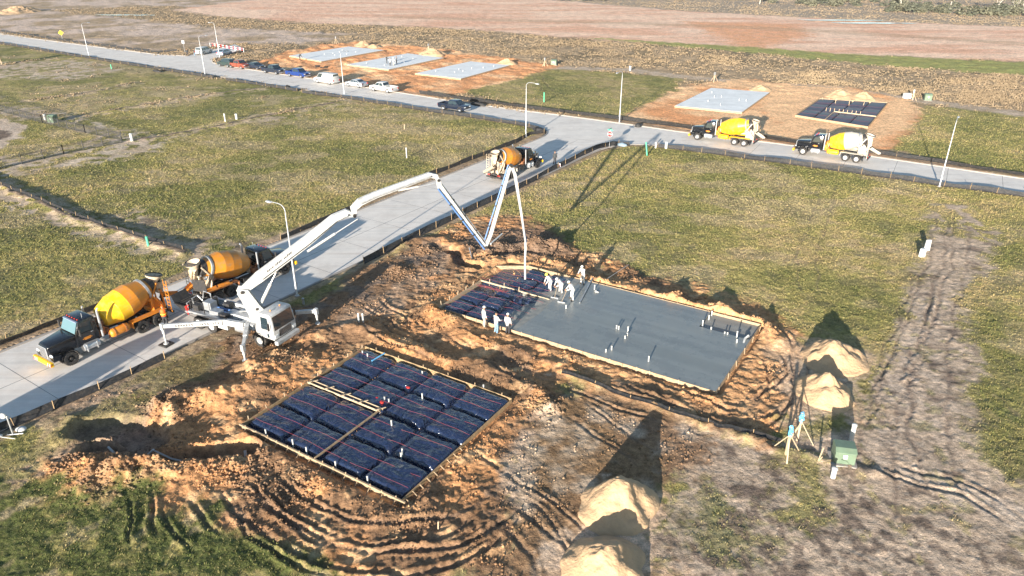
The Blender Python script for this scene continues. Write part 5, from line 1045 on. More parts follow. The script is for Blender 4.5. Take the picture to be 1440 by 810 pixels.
def clods(N):
    dens=GR*(GR>.55)*(GG<.3)*(GY<110)*ss(.42,.62,fbm(GX*.5,GY*.5,3,70))*np.clip(90/GY-.6,0,3); k=pick(dens,N); x=XF[k]+rng.normal(0,.06,N); y=YF[k]+rng.normal(0,.06,N); z=HGT[k]; s=.022+.085*rng.random(N)**3.5; s*=np.clip(y/45,1,1.8)
    bx=np.array([(1,0,0),(-1,0,0),(0,1,0),(0,-1,0),(0,0,1),(0,0,-.6)],float); fc=np.array([(0,2,4),(2,1,4),(1,3,4),(3,0,4),(2,0,5),(1,2,5),(3,1,5),(0,3,5)])
    Vv=bx[None]*s[:,None,None]*(.6+.8*rng.random((N,6,1))); a=rng.random(N)*6.28; c_,s_=np.cos(a)[:,None],np.sin(a)[:,None]; X=Vv[...,0]*c_-Vv[...,1]*s_; Y=Vv[...,0]*s_+Vv[...,1]*c_; Z=Vv[...,2]; P=np.stack([X+x[:,None],Y+y[:,None],Z+z[:,None]],-1).reshape(-1,3)
    F=(fc[None]+np.arange(N)[:,None,None]*6).reshape(-1,3); col=GC.reshape(-1,3)[k]*(.55+.5*rng.random((N,1))); A=np.concatenate([np.repeat(col,6,0),np.ones((N*6,1))],1); stuffmesh('dirt_clods',P,F,attr_mat('clod_soil'),A)
HEAPS=[((135,672),1.9),((185,665),1.6),((250,575),1.5),((222,568),1.),((270,650),1.6),((330,650),1.6),((745,350),1.7),((782,352),1.2),((708,348),1.2),((690,360),1.),((110,650),1.5),((770,570),1.2),((230,640),1.6),((955,420),1.2),((600,352),1.),((420,690),1.6),((400,505),1.4),((350,670),1.5),((560,385),1.2)]
def lumps(N):
    r=np.random.default_rng(5); j=r.integers(0,len(HEAPS),N); c=np.array([at(*HEAPS[k][0]) for k in range(len(HEAPS))]); rd=np.array([h[1] for h in HEAPS]); x=c[j,0]+r.normal(0,.55,N)*rd[j]; y=c[j,1]+r.normal(0,.55,N)*rd[j]; hz,cc,_,_=terrain(x,y); s=.03+.11*r.random(N)**2.6
    bx=np.array([(1,0,0),(-1,0,0),(0,1,0),(0,-1,0),(0,0,1),(0,0,-.6),(.7,.7,.5),(-.7,.6,.4),(.6,-.7,.45),(-.6,-.7,.5)],float); fc=np.array([(0,6,4),(6,2,4),(2,7,4),(7,1,4),(1,9,4),(9,3,4),(3,8,4),(8,0,4),(6,0,5),(2,6,5),(7,2,5),(1,7,5),(9,1,5),(3,9,5),(8,3,5),(0,8,5)])
    Vv=bx[None]*s[:,None,None]*(.55+.9*r.random((N,10,1))); a=r.random(N)*6.28; c_,s_=np.cos(a)[:,None],np.sin(a)[:,None]; X=Vv[...,0]*c_-Vv[...,1]*s_; Y=Vv[...,0]*s_+Vv[...,1]*c_; Z=Vv[...,2]*.8; P=np.stack([X+x[:,None],Y+y[:,None],Z+hz[:,None]],-1).reshape(-1,3)
    F=(fc[None]+np.arange(N)[:,None,None]*10).reshape(-1,3); col=(cc*.55+np.array([[.30,.20,.13]])*.45)*(.5+.55*r.random((N,1))); A=np.concatenate([np.repeat(col,10,0),np.ones((N*10,1))],1); stuffmesh('clay_lumps',P,F,attr_mat('lump_soil'),A)
lumps(6000)
def turf(N):
    dens=(GG>.5)*GG*ss(165,75,GY)*np.clip(60/GY,0,1.6)**1.2; k=pick(dens,N); x=XF[k]+rng.normal(0,.07,N); y=YF[k]+rng.normal(0,.07,N); z=HGT[k]-.02; sc=np.clip(y/55,.8,1.5); hgt=(.04+.09*rng.random(N)**1.5)*sc**.7; B_=3
    P=[];F=[]; 
    for b in range(B_):
        a=rng.random(N)*6.28; ln=rng.random(N)*.6+.25; wd=(.018+.02*rng.random(N))*sc; dx,dy=np.cos(a),np.sin(a); ox=x+rng.normal(0,.03,N)*sc; oy=y+rng.normal(0,.03,N)*sc
        p0=np.stack([ox-dy*wd,oy+dx*wd,z],-1); p1=np.stack([ox+dy*wd,oy-dx*wd,z],-1); p2=np.stack([ox+dx*hgt*ln,oy+dy*hgt*ln,z+hgt],-1); P.append(np.stack([p0,p1,p2],1))
    P=np.stack(P,1).reshape(-1,3); F=np.arange(len(P)).reshape(-1,3); col=GC.reshape(-1,3)[k]; t=rng.random((N,1)); dry=np.array([[.42,.34,.15]]); lush=np.array([[.17,.2,.055]]); col=np.where(t<.35,col*.5+dry*.5,np.where(t>.75,col*.5+lush*.5,col))*(.8+.4*rng.random((N,1))); A=np.concatenate([np.repeat(col,9,0),np.ones((N*9,1))],1)
    stuffmesh('grass',P,F,attr_mat('grass_blades'),A)
def brush(N):
    # coarse dry weeds of the field beyond the lots
    dens=(GG<.6)*(GR>.25)*(GY>125)*(GY<420)*np.clip(160/GY,0,1.2)**2*(.25+ss(.35,.7,fbm(GX*.12,GY*.12,3,71)))*ss(.45,.3,GC[...,0]); k=pick(dens,N); x=XF[k]+rng.normal(0,.5,N); y=YF[k]+rng.normal(0,.8,N); z=HGT[k]-.05; hgt=.10+.2*rng.random(N); P=[]
    for b in range(4):
        a=rng.random(N)*6.28; wd=.06+.09*rng.random(N); dx,dy=np.cos(a),np.sin(a); ox=x+rng.normal(0,.2,N); oy=y+rng.normal(0,.2,N)
        P.append(np.stack([np.stack([ox-dy*wd,oy+dx*wd,z],-1),np.stack([ox+dy*wd,oy-dx*wd,z],-1),np.stack([ox+dx*hgt*.4,oy+dy*hgt*.4,z+hgt],-1)],1))
    P=np.stack(P,1).reshape(-1,3); F=np.arange(len(P)).reshape(-1,3); col=np.array([[.34,.25,.155]])*(.7+.45*rng.random((N,1))); A=np.concatenate([np.repeat(col,12,0),np.ones((N*12,1))],1); stuffmesh('dry_weeds',P,F,attr_mat('dry_weed_stems'),A)
clods(17000); turf(140000); brush(60000)
# ---------------------------------------------------------------- people
def cap(mb,p0,p1,r0,r1,n=10):
    p0=Vector(p0);p1=Vector(p1);L=(p1-p0).length; prof=[(-r0,.001)]+[(-r0*math.cos(a),r0*math.sin(a)) for a in (.5,1.0)]+[(0,r0),(L,r1)]+[(L+r1*math.sin(a),r1*math.cos(a)) for a in (.5,1.0)]+[(L+r1,.001)]
    mb.lathe(prof,p0,p1-p0,n)
def remeshed(mb,name,m,parent,vox,z0=None):
    o=mb.build(name,m,parent); md=o.modifiers.new('r','REMESH'); md.mode='VOXEL'; md.voxel_size=vox; md.use_smooth_shade=True
    sm=o.modifiers.new('s','SMOOTH'); sm.iterations=2; sm.factor=.5
    dg=bpy.context.evaluated_depsgraph_get(); me=bpy.data.meshes.new_from_object(o.evaluated_get(dg)); o.modifiers.clear(); old=o.data; o.data=me; me.name=name; bpy.data.meshes.remove(old); 
    if not me.materials: me.materials.append(m)
    return o
def person(px,py,face,label,top='wshirt',legs='khaki',hat='wpants',bend=0.,arms='down',spread=.13,stride=.0,vest=False,z=None,group=None,scale=1.,hi=True,knee=0.):
    g=at(px,py,z if z is not None else 0); zz=z if z is not None else gz(*g)
    t=empty('person',(g[0],g[1],zz),face,label,'person',group); t.scale=(scale,)*3
    cb,sb=math.cos(bend),math.sin(bend); pel=Vector((-.12*sb*1.2,0,.94-knee*.2)); up=Vector((sb,0,cb)); fw=Vector((cb,0,-sb)); ch=pel+up*.42; nk=pel+up*.56; hb=min(bend,.9); hup=Vector((math.sin(bend*.8+.1),0,math.cos(bend*.8+.1))); hd=nk+hup*.19; hf=Vector((math.cos(bend*.8+.15),0,-math.sin(bend*.8+.15)))
    feet=[Vector((stride*s,s*spread,.0)) for s in (-1,1)]; hips=[pel+Vector((0,s*.095,-.02)) for s in (-1,1)]
    knees=[(hips[i]+feet[i])/2+Vector((.04+knee*.25,0,.03)) for i in (0,1)]; ank=[feet[i]+Vector((-.03,0,.09)) for i in (0,1)]
    sh=[ch+up*.06+Vector((0,s*.19,0)) for s in (-1,1)]
    arm={'down':((.03,.07,-.29),(.12,.06,-.52)),'fwd':((.14,.06,-.25),(.38,.0,-.34)),'reach':((.12,.05,-.27),(.26,-.02,-.55)),'out':((.02,.16,-.25),(.12,.26,-.46)),'rake':((.1,.08,-.27),(.34,-.06,-.42))}[arms]
    elb=[];wri=[]
    for i,s in enumerate((-1,1)):
        e,w_=arm; elb.append(sh[i]+Vector((e[0],s*e[1],e[2]))); wri.append(sh[i]+Vector((w_[0],s*w_[1],w_[2])))
    def torso(mb,ex):
        cap(mb,pel+up*.02,ch-up*.02,.145+ex,.165+ex,12); 
        for s in (-1,1): cap(mb,pel+Vector((0,s*.05,0)),ch+Vector((0,s*.06,0))+up*.02,.12+ex,.125+ex)
        cap(mb,sh[0],sh[1],.07+ex,.07+ex)
    b=MB(); torso(b,-.01); cap(b,ch,nk,.09,.06); cap(b,nk-up*.02,nk+hup*.1,.055,.055)
    b.ell(hd,.098,.078,.118,14,10,tf=Matrix.Translation(hd)@Matrix.Rotation(bend*.8+.1,4,'Y')@Matrix.Translation(-hd)); cap(b,hd-hup*.07+hf*.05,hd-hup*.075+hf*.06,.045,.04); cap(b,hd+hf*.09,hd-hup*.025+hf*.115,.014,.02,6); cap(b,hd-hup*.055+hf*.09-Vector((0,.02,0)),hd-hup*.055+hf*.09+Vector((0,.02,0)),.012,.012,6)
    for s in (-1,1): cap(b,hd+Vector((0,s*.08,0)),hd+Vector((0,s*.085,.0))-hup*.03,.018,.014,6)
    for i,s in enumerate((-1,1)):
        cap(b,sh[i],elb[i],.052,.042); cap(b,elb[i],wri[i],.042,.03); cap(b,hips[i],knees[i],.085,.058); cap(b,knees[i],ank[i],.056,.042); cap(b,ank[i],feet[i]+Vector((.14,0,.05)),.042,.035)
        d=(wri[i]-elb[i]).normalized(); sd=d.cross(Vector((0,1,0))).normalized() if abs(d.y)<.9 else Vector((1,0,0)); cap(b,wri[i],wri[i]+d*.08,.03,.034)
        for k,(o_,l) in enumerate(((-.028,.065),(-.010,.08),(.010,.075),(.027,.055))): p=wri[i]+d*.10+sd*o_; q_=p+d*l*.55; cap(b,p,q_,.0115,.0105,6); cap(b,q_,q_+(d+Vector((0,-s*.8,0))).normalized()*l*.45,.0105,.009,6)
        p=wri[i]+d*.04-sd*.03; cap(b,p,p+(d-sd*.8).normalized()*.055,.013,.011,6)
    remeshed(b,'body',M['skin'],t,.012)
    q=MB(); torso(q,.014)
    for i in (0,1): cap(q,sh[i],elb[i],.068,.06); cap(q,elb[i],elb[i].lerp(wri[i],.85),.058,.048)
    cap(q,pel-up*.06,pel+up*.05,.16,.155,12)
    remeshed(q,'shirt',M[top],t,.018)
    q=MB(); cap(q,pel-Vector((0,.05,0)),pel+Vector((0,.05,0)),.135,.135,12)
    for i in (0,1): cap(q,hips[i],knees[i],.105,.082); cap(q,knees[i],ank[i]+Vector((0,0,.03)),.08,.07)
    remeshed(q,'trousers',M[legs],t,.018)
    q=MB()
    for i in (0,1): cap(q,ank[i]+Vector((0,0,.08)),ank[i],.06,.058); cap(q,ank[i]+Vector((0,0,-.03)),feet[i]+Vector((.15,0,.05)),.058,.048)
    remeshed(q,'boots',M['boots'],t,.02)
    q=MB(); tf=Matrix.Translation(hd+hup*.03)@Matrix.Rotation(bend*.8+.1,4,'Y')
    if hat=='hair': q.ell((-.008,0,.02),.103,.085,.105,14,8,zmin=-.15,tf=tf); q.build('hair',M['hair'],t,smooth=60)
    else: q.ell((0,0,.02),.12,.1,.115,14,8,zmin=0,tf=tf); q.lathe([(0,.1),(0,.15),(.012,.15),(.012,.1)],(0,0,0),(0,0,1),16,cap=False); 
    if hat!='hair':
        for v in q.v[-64:]: v.xyz=tf@Vector((v.x+.015,v.y*.85,v.z+.015))
        q.build('hard_hat',M[hat],t,smooth=60)
    if vest:
        q=MB(); cap(q,pel+up*.08,ch+up*.02,.175,.19,12)
        for s in (-1,1): cap(q,pel+Vector((0,s*.05,0))+up*.05,ch+Vector((0,s*.07,0))+up*.06,.15,.14)
        v=remeshed(q,'safety_vest',M['hivis'],t,.02); q=MB(); c=pel+up*.2; q.lathe([(0,.235),(.05,.235),(.05,.225),(0,.225)],c,up,16,cap=False); q.build('reflective_band',M['hiy'],v)
    return t
GW='concrete crew around the wet slab'
person(681,463,R(20),'person in white shirt and khaki trousers, leftmost of three beside the form','wshirt','khaki','wshirt',arms='down',group=GW)
person(698,471,R(40),'dark haired person in white shirt and pale blue jeans, middle of three','wshirt','jeans','hair',arms='fwd',group=GW)
person(714,471,R(60),'person in grey shirt and black trousers, rightmost of three beside the form','gshirt','dpants','wshirt',arms='down',group=GW)
ZB=.3
person(773,409,R(200),'stooping person in yellowish white clothes right beside the concrete hose','wpants','wpants','hiy',bend=.55,arms='reach',group=GW,z=.2,spread=.16)
person(788,413,R(215),'bending person in white between the hose handler and the wide legged one','wshirt','wpants','wshirt',bend=.75,arms='rake',group=GW,z=.2,spread=.17)
person(804,421,R(190),'person in white with legs wide apart, nearest of the four on the slab','wshirt','wshirt','wshirt',bend=.5,arms='rake',spread=.3,group=GW,z=ZS)
person(819,399,R(230),'person in white shirt and grey trousers at the far edge of the slab','wshirt','wpants','wshirt',bend=.25,arms='fwd',group=GW,z=ZS,spread=.16)
person(234,459,R(110),'person in orange safety vest by the rear wheels of the nearest mixer','dshirt','dpants','hivis',vest=True,arms='fwd',z=RZ)
person(780,231,R(75),'dark clothed person standing on the road right of the departing mixer','dshirt','dpants','hair',arms='down',z=RZ)
GF='crew on the far middle slab'
person(544,89,R(0),'dark clothed person at the left of the crew on the far slab','dshirt','dpants','hair',arms='fwd',z=.3,group=GF)
person(549,92.5,R(90),'person in white bending at the front of the far slab crew','wshirt','dpants','hair',bend=.5,arms='rake',z=.3,group=GF)
person(553.5,92,R(30),'person in white shirt in the middle of the far slab crew','wshirt','khaki','wshirt',arms='fwd',z=.3,group=GF)
person(558,90.5,R(180),'brown clothed person at the right of the crew on the far slab','gshirt','dpants','hair',arms='down',z=.3,group=GF)
person(264,79,R(-60),'dark clothed person left of the two by the white wagon','dshirt','dpants','hair',z=RZ)
person(274,79,R(200),'dark clothed person right of the two by the white wagon','dshirt','jeans','hair',z=RZ)
person(422,84.5,R(30),'dark clothed person stooping at the left edge of the leftmost far slab','dshirt','dpants','hair',bend=.7,arms='reach',z=.3)
for (px,py,dx,dy,l) in [(800,416,-.55,-1.0,'long handled rake held by the wide legged person on the slab'),(785,409,-.3,-1.1,'long handled rake held by the bending person on the slab')]:
    g=at(px,py,ZS); t=empty('concrete_rake',(g[0],g[1],ZS),0,l,'tool'); q=MB(); q.tube([(dx*1.3,dy*1.3,.05),(0,0,1.0)],.02,6); q.build('handle',M['newwood'],t); q=MB(); q.beam((dx*1.3-.3,dy*1.3+.12,.05),(dx*1.3+.3,dy*1.3-.12,.05),.03,.1); q.build('rake_head',M['steel'],t)
# ---------------------------------------------------------------- street lamps
def lamp(px,py,hpx,armdir,label,arm=1.6,H=8.05,lean=0):
    g=at(px,py); z0=gz(*g); t=empty('street_lamp',(g[0],g[1],z0),armdir,label,'street lamp','street lamps along both roads')
    q=MB(); q.lathe([(0,.16),(.06,.16),(.1,.1),(.12,.09),(H-.6,.05),(H-.6,.001)],(0,0,0),(0,0,1),14,cap=False); q.build('pole',M['pole'],t,smooth=40)
    q=MB(); P=[(0,0,H-.62),(.02,0,H-.3),(.25,0,H-.02),(.7,0,H+.10),(arm,0,H+.08)]; q.tube([Vector(p) for p in smooth3(P)],.04,8,r1=.03); q.build('arm',M['pole'],t,smooth=50)
    q=MB(); q.box(arm-.05,arm+.62,-.14,.14,H+.0,H+.11,tx=.08,ty=.04); h_=q.build('lamp_head',M['pole'],t,bevel=.03,smooth=40); q=MB(); q.box(arm+.1,arm+.5,-.1,.1,H-.02,H-.003); q.build('lens',M['lens'],h_)
    q=MB(); q.box(-.2,.2,-.2,.2,-.25,.03); q.build('base',km,t,bevel=.02)
    q=MB(); q.box(-.05,.05,-.14,-.085,.9,1.2); q.build('hand_hole_cover',M['pole'],t)
def smooth3(P,n=4):
    P=[Vector(p) for p in P]; out=[]
    for i in range(len(P)-1):
        p0=P[max(i-1,0)];p1=P[i];p2=P[i+1];p3=P[min(i+2,len(P)-1)]
        for k in range(n): t=k/n; out.append(.5*((2*p1)+(p2-p0)*t+(2*p0-5*p1+4*p2-p3)*t*t+(3*p1-3*p2+p3-p0)*t**3))
    return out+[P[-1]]
md_=math.atan2(mld[1],mld[0]); ca_=CA
lamp(417.7,416,0,md_+PI/2,'street lamp rising behind the white pump cab, nearest the camera')
lamp(739.5,193,0,md_-PI/2,'street lamp at the left corner of the road junction')
lamp(871,172,0,ca_-PI/2,'street lamp on the far kerb opposite the stop sign')
lamp(1321,262,0,ca_+PI/2,'street lamp at the right, on the near kerb of the cross road')
lamp(484,132,0,ca_+PI/2,'street lamp in front of the silver sedan')
lamp(288.7,106,0,ca_+PI/2,'street lamp on the near kerb opposite the side stub')
lamp(125,78,0,ca_+PI/2,'leftmost street lamp, far along the cross road')
lamp(309,81,0,ca_+PI,'street lamp beside the pale blue hatchback on the side stub')
# ---------------------------------------------------------------- silt fences
def silt(P,h,label,sp=2.6,lean=.12,seed=1,follow=True):
    P=[np.asarray(p,float) for p in P]; random.seed(seed); seg=[];Ls=0
    pts=[]; 
    for i in range(len(P)-1):
        d=np.linalg.norm(P[i+1]-P[i]); n=max(1,int(d/.65)); pts+= [P[i]+(P[i+1]-P[i])*k/n for k in range(n)]
    pts.append(P[-1]); pts=np.array(pts); n=len(pts); zz=terrain(pts[:,0],pts[:,1])[0]; zz=np.maximum(zz,-.02); al=np.concatenate([[0],np.cumsum(np.linalg.norm(np.diff(pts,axis=0),axis=1))])
    c=pts[0]; t=empty('silt_fence',(c[0],c[1],0),0,label,'silt fence','black silt fences round the lots'); vs=[];top=[]
    for i in range(n):
        d=pts[min(i+1,n-1)]-pts[max(i-1,0)]; d/=np.linalg.norm(d); nn=np.array([-d[1],d[0]]); ph_=(al[i]%sp)/sp; sag=.10*math.sin(ph_*PI); l=lean*(1+.8*(vn(al[i]*.2,seed*3.3,3)-.5)*2)+.1*math.sin(ph_*PI); hh=h*(.8+.4*vn(al[i]*.25,seed*1.7,2))-sag*h
        b=pts[i]-c; tp=b+nn*l*h; o=.02; wv=.05*(vn(al[i]*1.5,seed,5)-.5)
        for (q,z) in ((b-nn*.12,zz[i]+.03),(b,zz[i]+.05),(b+nn*(l*h*.5+wv),zz[i]+hh*.5),(tp,zz[i]+hh),(tp+nn*o,zz[i]+hh),(b+nn*(o+.0),zz[i]-.05)): vs.append((q[0],q[1],z))
    fs=[(i*6+k,(i+1)*6+k,(i+1)*6+k+1,i*6+k+1) for i in range(n-1) for k in range(5)]; mb=MB(); mb.add(vs,fs); mb.build('fabric',M['blackfab'],t,smooth=70)
    k=0; a=0; cnt=0
    while a<al[-1] and cnt<100:
        i=min(int(np.searchsorted(al,a)),n-1); b=pts[i]-c; q=MB(); q.beam((b[0],b[1],zz[i]-.1),(b[0]+random.uniform(-.06,.06),b[1]+random.uniform(-.06,.06),zz[i]+h*1.2+random.uniform(0,.15)),.04,.04); q.build('stake',M['oldwood'],t); a+=sp; cnt+=1
    return t
cn_l=np.array([-CNL[1][1],CNL[1][0]]); cn_r=np.array([-CNR[1][1],CNR[1][0]])
silt([at(-140,40),at(0,61.5),at(123,82),at(250,102),at(300,110)],.5,'black silt fence on the near kerb from the left edge to the lamp post',seed=1,sp=3.4)
silt([at(318,113),at(380,122),at(418,128.5)],.5,'short black silt fence on the near kerb opposite the pickups',seed=2,sp=3)
silt([at(425,131),at(480,137.5),at(613,158.5),at(690,169.5),at(735,177),at(757,183)],.55,'black silt fence on the near kerb behind the driving black pickup',seed=3,sp=3)
silt([ext(ML,-28-20)-mn*1.0,at(60,462),at(130,436),at(225,397)],.5,'black silt fence on the left kerb beside the nearest mixer truck',seed=4,lean=-.3)
silt([at(395,337),at(455,312),at(514,286),at(600,250),at(660,226),at(700,211),at(728,200),at(745,190),at(765,187)],.6,'black silt fence on the left kerb from the pump arm to the junction',seed=5,lean=-.1)
silt([at(-60,637),at(0,607),at(60,583),at(140,548),at(200,520),at(232,505)],.5,'black silt fence on the right kerb at the lower left corner',seed=6,lean=.2)
silt([at(512,371),at(560,347),at(656,300),at(729,266),at(781,238),at(812,222),at(840,209),at(862,204),at(885,205)],.62,'black silt fence on the right kerb up to the stop sign',seed=7,lean=.25)
silt([at(925,207),at(960,211),at(1040,222),at(1118,232.5),at(1260,252),at(1318,261),at(1440,277),at(1640,302)],.6,'black silt fence on the near kerb in front of the two right mixers',seed=8,sp=3,lean=.25)
silt([at(-80,33),at(0,44),at(100,59),at(200,71.5),at(214,73.5),at(250,72)],.45,'thin black silt fence on the far kerb at the upper left',seed=9,sp=3.6)
silt([at(590,131.5),at(640,139),at(720,150),at(800,159.5),at(870,168),at(960,180),at(1060,192.5)],.65,'black silt fence along the far kerb behind the lamp by the stop sign',seed=10,sp=3,lean=-.35)
silt([at(1075,195),at(1100,198.5),at(1122,202)],.7,'sagging silt fence piece between the two right mixers',seed=11,lean=-.6)
silt([at(1222,215),at(1300,226),at(1440,247),at(1600,272)],.55,'black silt fence on the far kerb right of the last mixer',seed=12,sp=3,lean=-.3)
silt([at(-60,236),at(0,261),at(60,286),at(130,314),at(200,336),at(258,354)],.26,'very low black silt fence across the bare strip in the left lot',seed=13,lean=.5)
silt([at(790,526),at(860,553),at(940,581),at(1010,603),at(1075,617),at(1100,622)],.16,'low black silt fence edge below the wet slab',seed=14,lean=.6)
# ---------------------------------------------------------------- iron fence
def ironfence(P,h,label):
    P=[np.asarray(p) for p in P]; c=P[0]; t=empty('iron_fence',(c[0],c[1],0),0,label,'fence','black iron fence panels at the left'); pn=MB()
    for a,b in zip(P,P[1:]):
        L=np.linalg.norm(b-a); n=int(L/2.4); 
        for i in range(n+1):
            p=a+(b-a)*i/n-c; q=MB(); q.box(p[0]-.04,p[0]+.04,p[1]-.04,p[1]+.04,-.1,h+.12); q.ell((p[0],p[1],h+.14),.05,.05,.04,6,4); q.build('post',M['iron'],t)
        for z in (.12,h-.15,h): pn.beam((*(a-c),z),(*(b-c),z),.035,.035)
        m=int(L/.14)
        for i in range(m): p=a+(b-a)*i/m-c; pn.beam((p[0],p[1],.02),(p[0],p[1],h+.05),.016,.016)
    pn.build('picket_panel',M['iron'],t)
ironfence([at(-60,139),at(0,157),at(60,173),at(120,187),at(172,198)],1.25,'black iron picket fence running from the left edge to the corner post')
ironfence([at(171,201),at(90,217),at(0,238),at(-60,252)],1.25,'black iron picket fence on the nearer side, back from the corner post')
# ---------------------------------------------------------------- utility boxes, pipes, stakes
def ubox(px,py,w,d,h,rz,label,m='utilg',pad=True):
    g=at(px,py); z=gz(*g); t=empty('utility_box',(g[0],g[1],z),rz,label,'utility box','green utility boxes on the lots')
    q=MB(); q.box(-w/2,w/2,-d/2,d/2,.06,h*.8); q.build('cabinet',M[m],t,bevel=.03); q=MB(); q.add([(-w/2-.03,-d/2-.04,h*.8),(w/2+.03,-d/2-.04,h*.8),(w/2+.03,d/2+.03,h*.8),(-w/2-.03,d/2+.03,h*.8),(-w/2,-d/4,h),(w/2,-d/4,h),(w/2,d/2,h),(-w/2,d/2,h)],[(0,3,2,1),(4,5,6,7),(0,1,5,4),(1,2,6,5),(2,3,7,6),(3,0,4,7)]); q.build('lid',M[m],t,bevel=.02)
    q=MB(); q.box(-.13,.1,-d/2-.008,-d/2-.002,h*.42,h*.66); q.build('notice_plate',M['signw'],t)
    if pad: q=MB(); q.box(-w/2-.15,w/2+.15,-d/2-.2,d/2+.12,-.12,.06); q.build('pad',km,t,bevel=.01)
    q=MB(); q.tube([(.0,-d/2-.01,h*.6),(-.2,-d/2-.02,h*.35),(.1,-d/2-.02,h*.3),(.25,-d/2-.02,h*.15)],.012,5); q.build('wire',M['iron'],t)
    return t
ubox(1184,648,1.15,1.0,1.05,R(-12),'green transformer box with white notice between two short white posts at lower right')
ubox(75,172,1.2,1.,1.2,R(-15),'green utility box by the iron fence at the left')
ubox(779,91,1.3,1.1,1.2,R(-15),'green utility box on the pale path behind the rightmost of three far slabs')
ubox(1304,141,1.2,1.,1.2,R(-15),'green utility box near the right end of the far pale path')
def post(px,py,h,r,label,m='pvc',cap_=True,name='marker_post',lean=(0,0),cat='post',group='short posts marking utilities'):
    g=at(px,py); z=gz(*g); q=MB(); q.cyl((0,0,-.15),(lean[0],lean[1],h),r,n=12); 
    if cap_: q.lathe([(0,r*1.15),(.08,r*1.15),(.12,r*.8),(.13,.001)],(lean[0],lean[1],h-.02),(0,0,1),12,cap=False)
    o=q.build(name,M[m],smooth=40,loc=(g[0],g[1],z)); return tag(o,label,cat,group)
post(1196,622,1.25,.14,'short white capped post behind the green transformer box')
post(1171,672,.62,.15,'short white post below the green transformer box')
post(64,169,.9,.2,'white post left of the utility box at the iron fence')
post(186,199,1.0,.22,'white post right of the corner of the iron fence')
post(317,171,1.25,.12,'thin white post left of the pair in the left lot'); post(333,168,.8,.2,'stubby white post right of the pair in the left lot')
post(572,222,1.35,.08,'white pipe standing in the left lot above the pump arm')
post(209,347,.85,.12,'green pipe at the bare strip near the second mixer','greenpvc'); post(157,97,.9,.1,'pale green pipe far left near the cross road','greenpvc')
post(765,144,1.7,.1,'tall pale green pipe in the lot beyond the junction','greenpvc'); post(910,219,1.75,.1,'bright green pipe leaning right of the stop sign','greenpvc',lean=(-.25,.1)); 
post(922,208,.75,.13,'white post at the kerb, left of two near the green pipe'); post(936.5,209,.9,.2,'thicker white post at the kerb, right of two near the green pipe')
post(886,99,.9,.25,'small white pedestal on the far path beside the lamp'); post(1068,190,.9,.06,'stake by the far kerb at the all yellow mixer','oldwood')
post(505,455,.7,.07,'white pipe stub left of a pair above the near form'); post(511,455,.7,.07,'white pipe stub right of a pair above the near form'); post(569,182,.7,.07,'low stake in the far part of the left lot','newwood')
post(417+10,428,.5,.1,'grey stub in the shade right of the nearest street lamp','steel')
def pedestal(px,py,w,h,label,rz=0):
    g=at(px,py); q=MB(); q.box(-w/2,w/2,-w*.35,w*.35,-.1,h,tx=.03,ty=.03); o=q.build('pedestal',M['white'],bevel=.04,loc=(g[0],g[1],gz(*g)),rz=rz); return tag(o,label,'utility pedestal','white pedestals on the bare strip')
pedestal(1296,361,.55,.85,'nearer white pedestal on the bare strip at right',.4); pedestal(1303,352,.5,1.1,'farther taller white pedestal on the bare strip at right',.4)
pedestal(1275,138,1.3,.9,'white pedestal left of the far green box at right',.1)
def apole(px,py,h,rz,label,wrap=True,s=1.):
    g=at(px,py); t=empty('temporary_power_stand',(g[0],g[1],gz(*g)),rz,label,'power stand','braced temporary power stands'); 
    q=MB(); q.beam((0,0,-.2),(0,0,h),.12*s,.12*s); q.build('post',M['newwood'],t)
    for a,b in (((-.95,0,0),(0,0,h*.72)),((.15,-.9,0),(0,0,h*.7)),((.5,.7,0),(0,0,h*.6))): q=MB(); q.beam(a,b,.09*s,.045*s); q.build('brace',M['newwood'],t)
    if wrap:
        q=MB(); q.ell((0,0,h*.84),.13,.11,h*.19,10,8); o=q.build('blue_wrap',M['bluet'],t); 
        for v in o.data.vertices: n_=v.co.copy(); v.co.x+=.05*math.sin(n_.z*23+n_.y*30); v.co.y+=.05*math.cos(n_.z*19+n_.x*31)
    else: q=MB(); q.box(-.2,.2,-.14,.1,h*.7,h*1.02); q.build('meter_box',M['steel'],t,bevel=.02)
apole(1105,641,2.05,R(200),'nearer braced wooden stand with pale blue wrap at its top, lower right'); apole(1121,620,2.05,R(150),'farther braced wooden stand with pale blue wrap at its top, lower right')
for px,py,l in [(603,72,'far braced stand behind the leftmost pair of slabs'),(766,93,'far braced stand left of the green box behind the rightmost slab'),(1004,115,'far braced stand behind the slab of the all yellow mixer'),(1283,141,'far braced stand between the white pedestal and green box at right'),(473,61,'far braced stand at the left behind the leftmost slab')]: apole(px,py,1.9,R(random.uniform(0,360)),l,wrap=False,s=1.4)
q=MB(); q.beam((0,0,-.1),(.22,.12,.85),.06,.05); q.beam((.05,.0,.0),(.12,-.15,.4),.07,.05); g=at(1150,650); tag(q.build('survey_stake',M['newwood'],loc=(g[0],g[1],gz(*g))),'leaning pine stake between the wooden stands and the green box','stake')
q=MB(); q.beam((0,0,-.1),(.03,.02,.55),.09,.06); g=at(616,745); tag(q.build('survey_stake',M['newwood'],loc=(g[0],g[1],gz(*g))),'short pine stake in the mud below the near form','stake')
